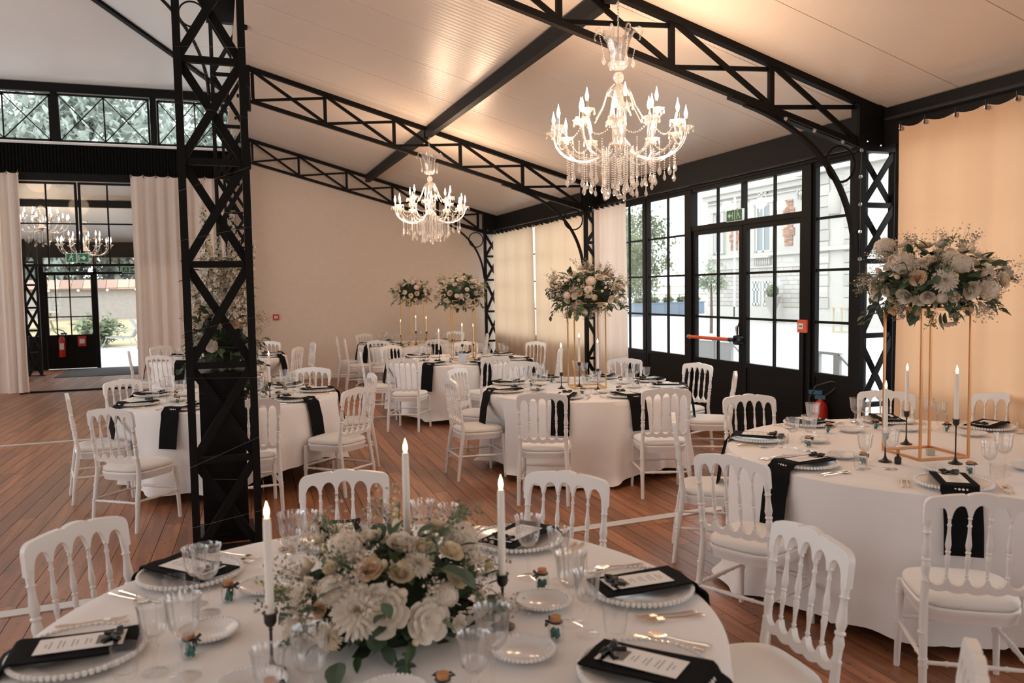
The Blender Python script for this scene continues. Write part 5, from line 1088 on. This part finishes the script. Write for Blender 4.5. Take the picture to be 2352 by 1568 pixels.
for yc in (36.25, 41.15, 33.0):                                   # cross-shaped brick panels, brick by brick in courses
    for i in range(28):
        z = 3.85 + i * .088; hw = .34 + (.14 if 5 < i < 11 or 16 < i < 23 else 0); k = 3 if hw < .4 else 4; off = .12 * (i % 2)
        m = MB()
        for j in range(k + 1):
            a = max(-hw, -hw + (j - .5) * 2 * hw / k + off); b = min(hw, -hw + (j + .5) * 2 * hw / k + off)
            if b - a > .03: m.box(-.05, 0, yc + a + .008 - 34, yc + b - .008 - 34, z + .3, z + .375)
        m.build('brick_course', M['brick'], hb, 0)
for y0, n in ((37.7, 8), (31.0, 8), (26, 40)):
    fb('baluster_rail', 'stone', y0 - .1, y0 + n * .19, 3.28, 3.38, -.3, -.05)
    for k in range(min(n, 16)): MB().lathe([(.03, 0), (.05, .08), (.06, .16), (.03, .28), (.03, .36), (.05, .40)], 8, T(-.18, y0 + k * .19 - 34, 2.88 + .3)).build('baluster', M['stone'], hb)
# rusticated lower storey and projecting bay: separate ashlar blocks
r = random.Random(5)
for zc in range(9):
    z0 = .55 + zc * .24; y = 33.9 + (zc % 2) * .3
    while y < 43.6:
        b = min(y + r.uniform(.55, .75), 43.9)
        if not (37.4 < y < 39.6 or 37.4 < b < 39.6) or zc > 6: fb('ashlar_block', 'stone2', y + .01, b - .01, z0 + .01, z0 + .23, -.05, 0)
        y = b
fb('bay', 'stone', 24, 34.0, -.3, 11.5, -1.0, 0); fb('bay_cornice', 'stone', 24, 34.2, 7.2, 7.45, -1.35, -1.0); fb('bay_string_course', 'stone', 24, 34.1, 3.38, 3.58, -1.2, -1.0)
for zc in range(12):
    z0 = .55 + zc * .55
    for y in (33.1, 32.0, 30.2): fb('ashlar_block', 'stone2', y + .04 * (zc % 2), y + .82, z0 + .02, z0 + .52, -1.07, -1.0)
MB().lathe([(0, 0), (.3, .0), (.36, .1), (.36, .9), (.25, 1.15), (0, 1.25)], 14, T(-1.0, 31.6 - 34, 5.4)).build('niche_vase', M['stone2'], hb)
def ornament(y, z, d, s, seed):
    m = MB(); r = random.Random(seed)
    for i in range(9): a = i * 2 * pi / 9; m.ball((d, y - 34 + s * cos(a) * r.uniform(.7, 1.1), z + .3 + s * .6 * sin(a)), s * .28, 6, 4)
    m.ball((d, y - 34, z + .3), s * .42, 8, 6); m.build('carved_ornament', M['stone'], hb)
for y, z, d in ((38.4, 6.95, -.1), (35.2, 6.5, -.08), (33.6, 6.4, -1.03), (40.2, 6.5, -.08), (30.9, 6.5, -1.03)): ornament(y, z, d, .35, int(y))
# courtyard furniture
o = thing('stone_urn', 'tall stone urn with clipped ball shrub before the mansion', 'planter', (28.3, 36.6, -.3)); MB().lathe([(0, 0), (.28, 0), (.28, .1), (.12, .2), (.1, .5), (.3, .9), (.42, 1.3), (.5, 1.42), (.3, 1.42), (0, 1.3)], 16).build('urn', M['stone2'], o)
m = MB(); r = random.Random(3)
for i in range(700): n = Vector((r.gauss(0, 1), r.gauss(0, 1), r.gauss(0, 1))).normalized(); m.add([(-.05, 0, 0), (0, -.03, .01), (.05, 0, 0), (0, .03, .01)], [(0, 1, 2, 3)], T(n.x * .34, n.y * .34, 1.72 + n.z * .34) @ n.to_track_quat('Z', 'Y').to_matrix().to_4x4() @ rotz(i))
tag(m.ball((0, 0, 1.72), .30, 10, 8).build('ball_shrub', M['broad'], o, 0), kind='stuff')
o = thing('wooden_fence', 'pale wooden rail fence at the far side of the courtyard', 'fence', (30, 58, -.3))
for k in range(9): MB().box(-4 + k * 2.2, -3.88 + k * 2.2, -.06, .06, 0, 2.2).build('post', M['rail'], o, 0)
for z in (.75, 1.4, 2.05): MB().box(-4, 14, -.03, .03, z - .06, z + .06).build('rail', M['rail'], o, 0)
for k in range(5):
    o = thing('planter_box', ('blue-grey planter box in the courtyard behind the window, ' + ('first', 'second', 'third', 'fourth', 'fifth')[k] + ' from the curtain'), 'planter', (33.6 - k * 1.5, 52.5 - k * .6, -.3)); MB().box(-.6, .6, -.4, .4, 0, .85).build('box', M['planter'], o, 0); MB().box(-.64, .64, -.44, .44, .85, .92).build('rim', M['planter'], o, 0)
    f = obj('foliage', FOL['bush'][0], o, (0, 0, 1.1)); f.scale = (.7, .6, .6); tag(f, kind='stuff')
o = thing('lantern', 'wooden lantern standing on the gravel near the mansion bay', 'lantern', (24.6, 27.3, -.3))
for sx in (-1, 1):
    for sy in (-1, 1): MB().box(sx * .22 - .03, sx * .22 + .03, sy * .22 - .03, sy * .22 + .03, 0, 1.05).build('post', M['rail'], o, 0)
MB().box(-.27, .27, -.27, .27, 1.05, 1.1).build('top', M['rail'], o, 0); MB().box(-.27, .27, -.27, .27, .0, .06).build('base', M['rail'], o, 0); MB().box(-.2, .2, -.2, .2, .06, 1.05).build('glass_body', M['pane'], o, 0)
o = thing('handrail', 'grey metal handrail of the outside steps behind the window right of the doors', 'railing', (7.5, 8.4, -.3))
for y in (.35, -.02): MB().box(-.02, .02, y - .055, y + .055, 0, 1.14).build('post', M['grey'], o, 0)
MB().box(-.025, .025, -.08, .40, 1.13, 1.165).build('top_rail', M['grey'], o, 0); MB().bar((0, -.06, 1.14), (0, -.9, .55), .05, .03).build('sloping_rail', M['grey'], o, 0)
o = thing('railing', 'grey perforated railing panel outside the left door leaf', 'railing', (9.0, 13.4, -.3))
for y in (.56, -.02, -.58): MB().box(-.03, .03, y - .03, y + .03, 0, 1.02).build('post', M['grey'], o, 0)
MB().box(-.03, .03, -.6, .6, 1.0, 1.05).build('top_rail', M['grey'], o, 0); MB().box(-.01, .01, -.55, .0, .06, .98).box(-.01, .01, .0, .53, .06, .98).build('mesh_panel', M['grey'], o, 0); MB().bar((0, -.58, 1.0), (0, -1.5, .45), .05, .04).build('sloping_rail', M['grey'], o, 0)
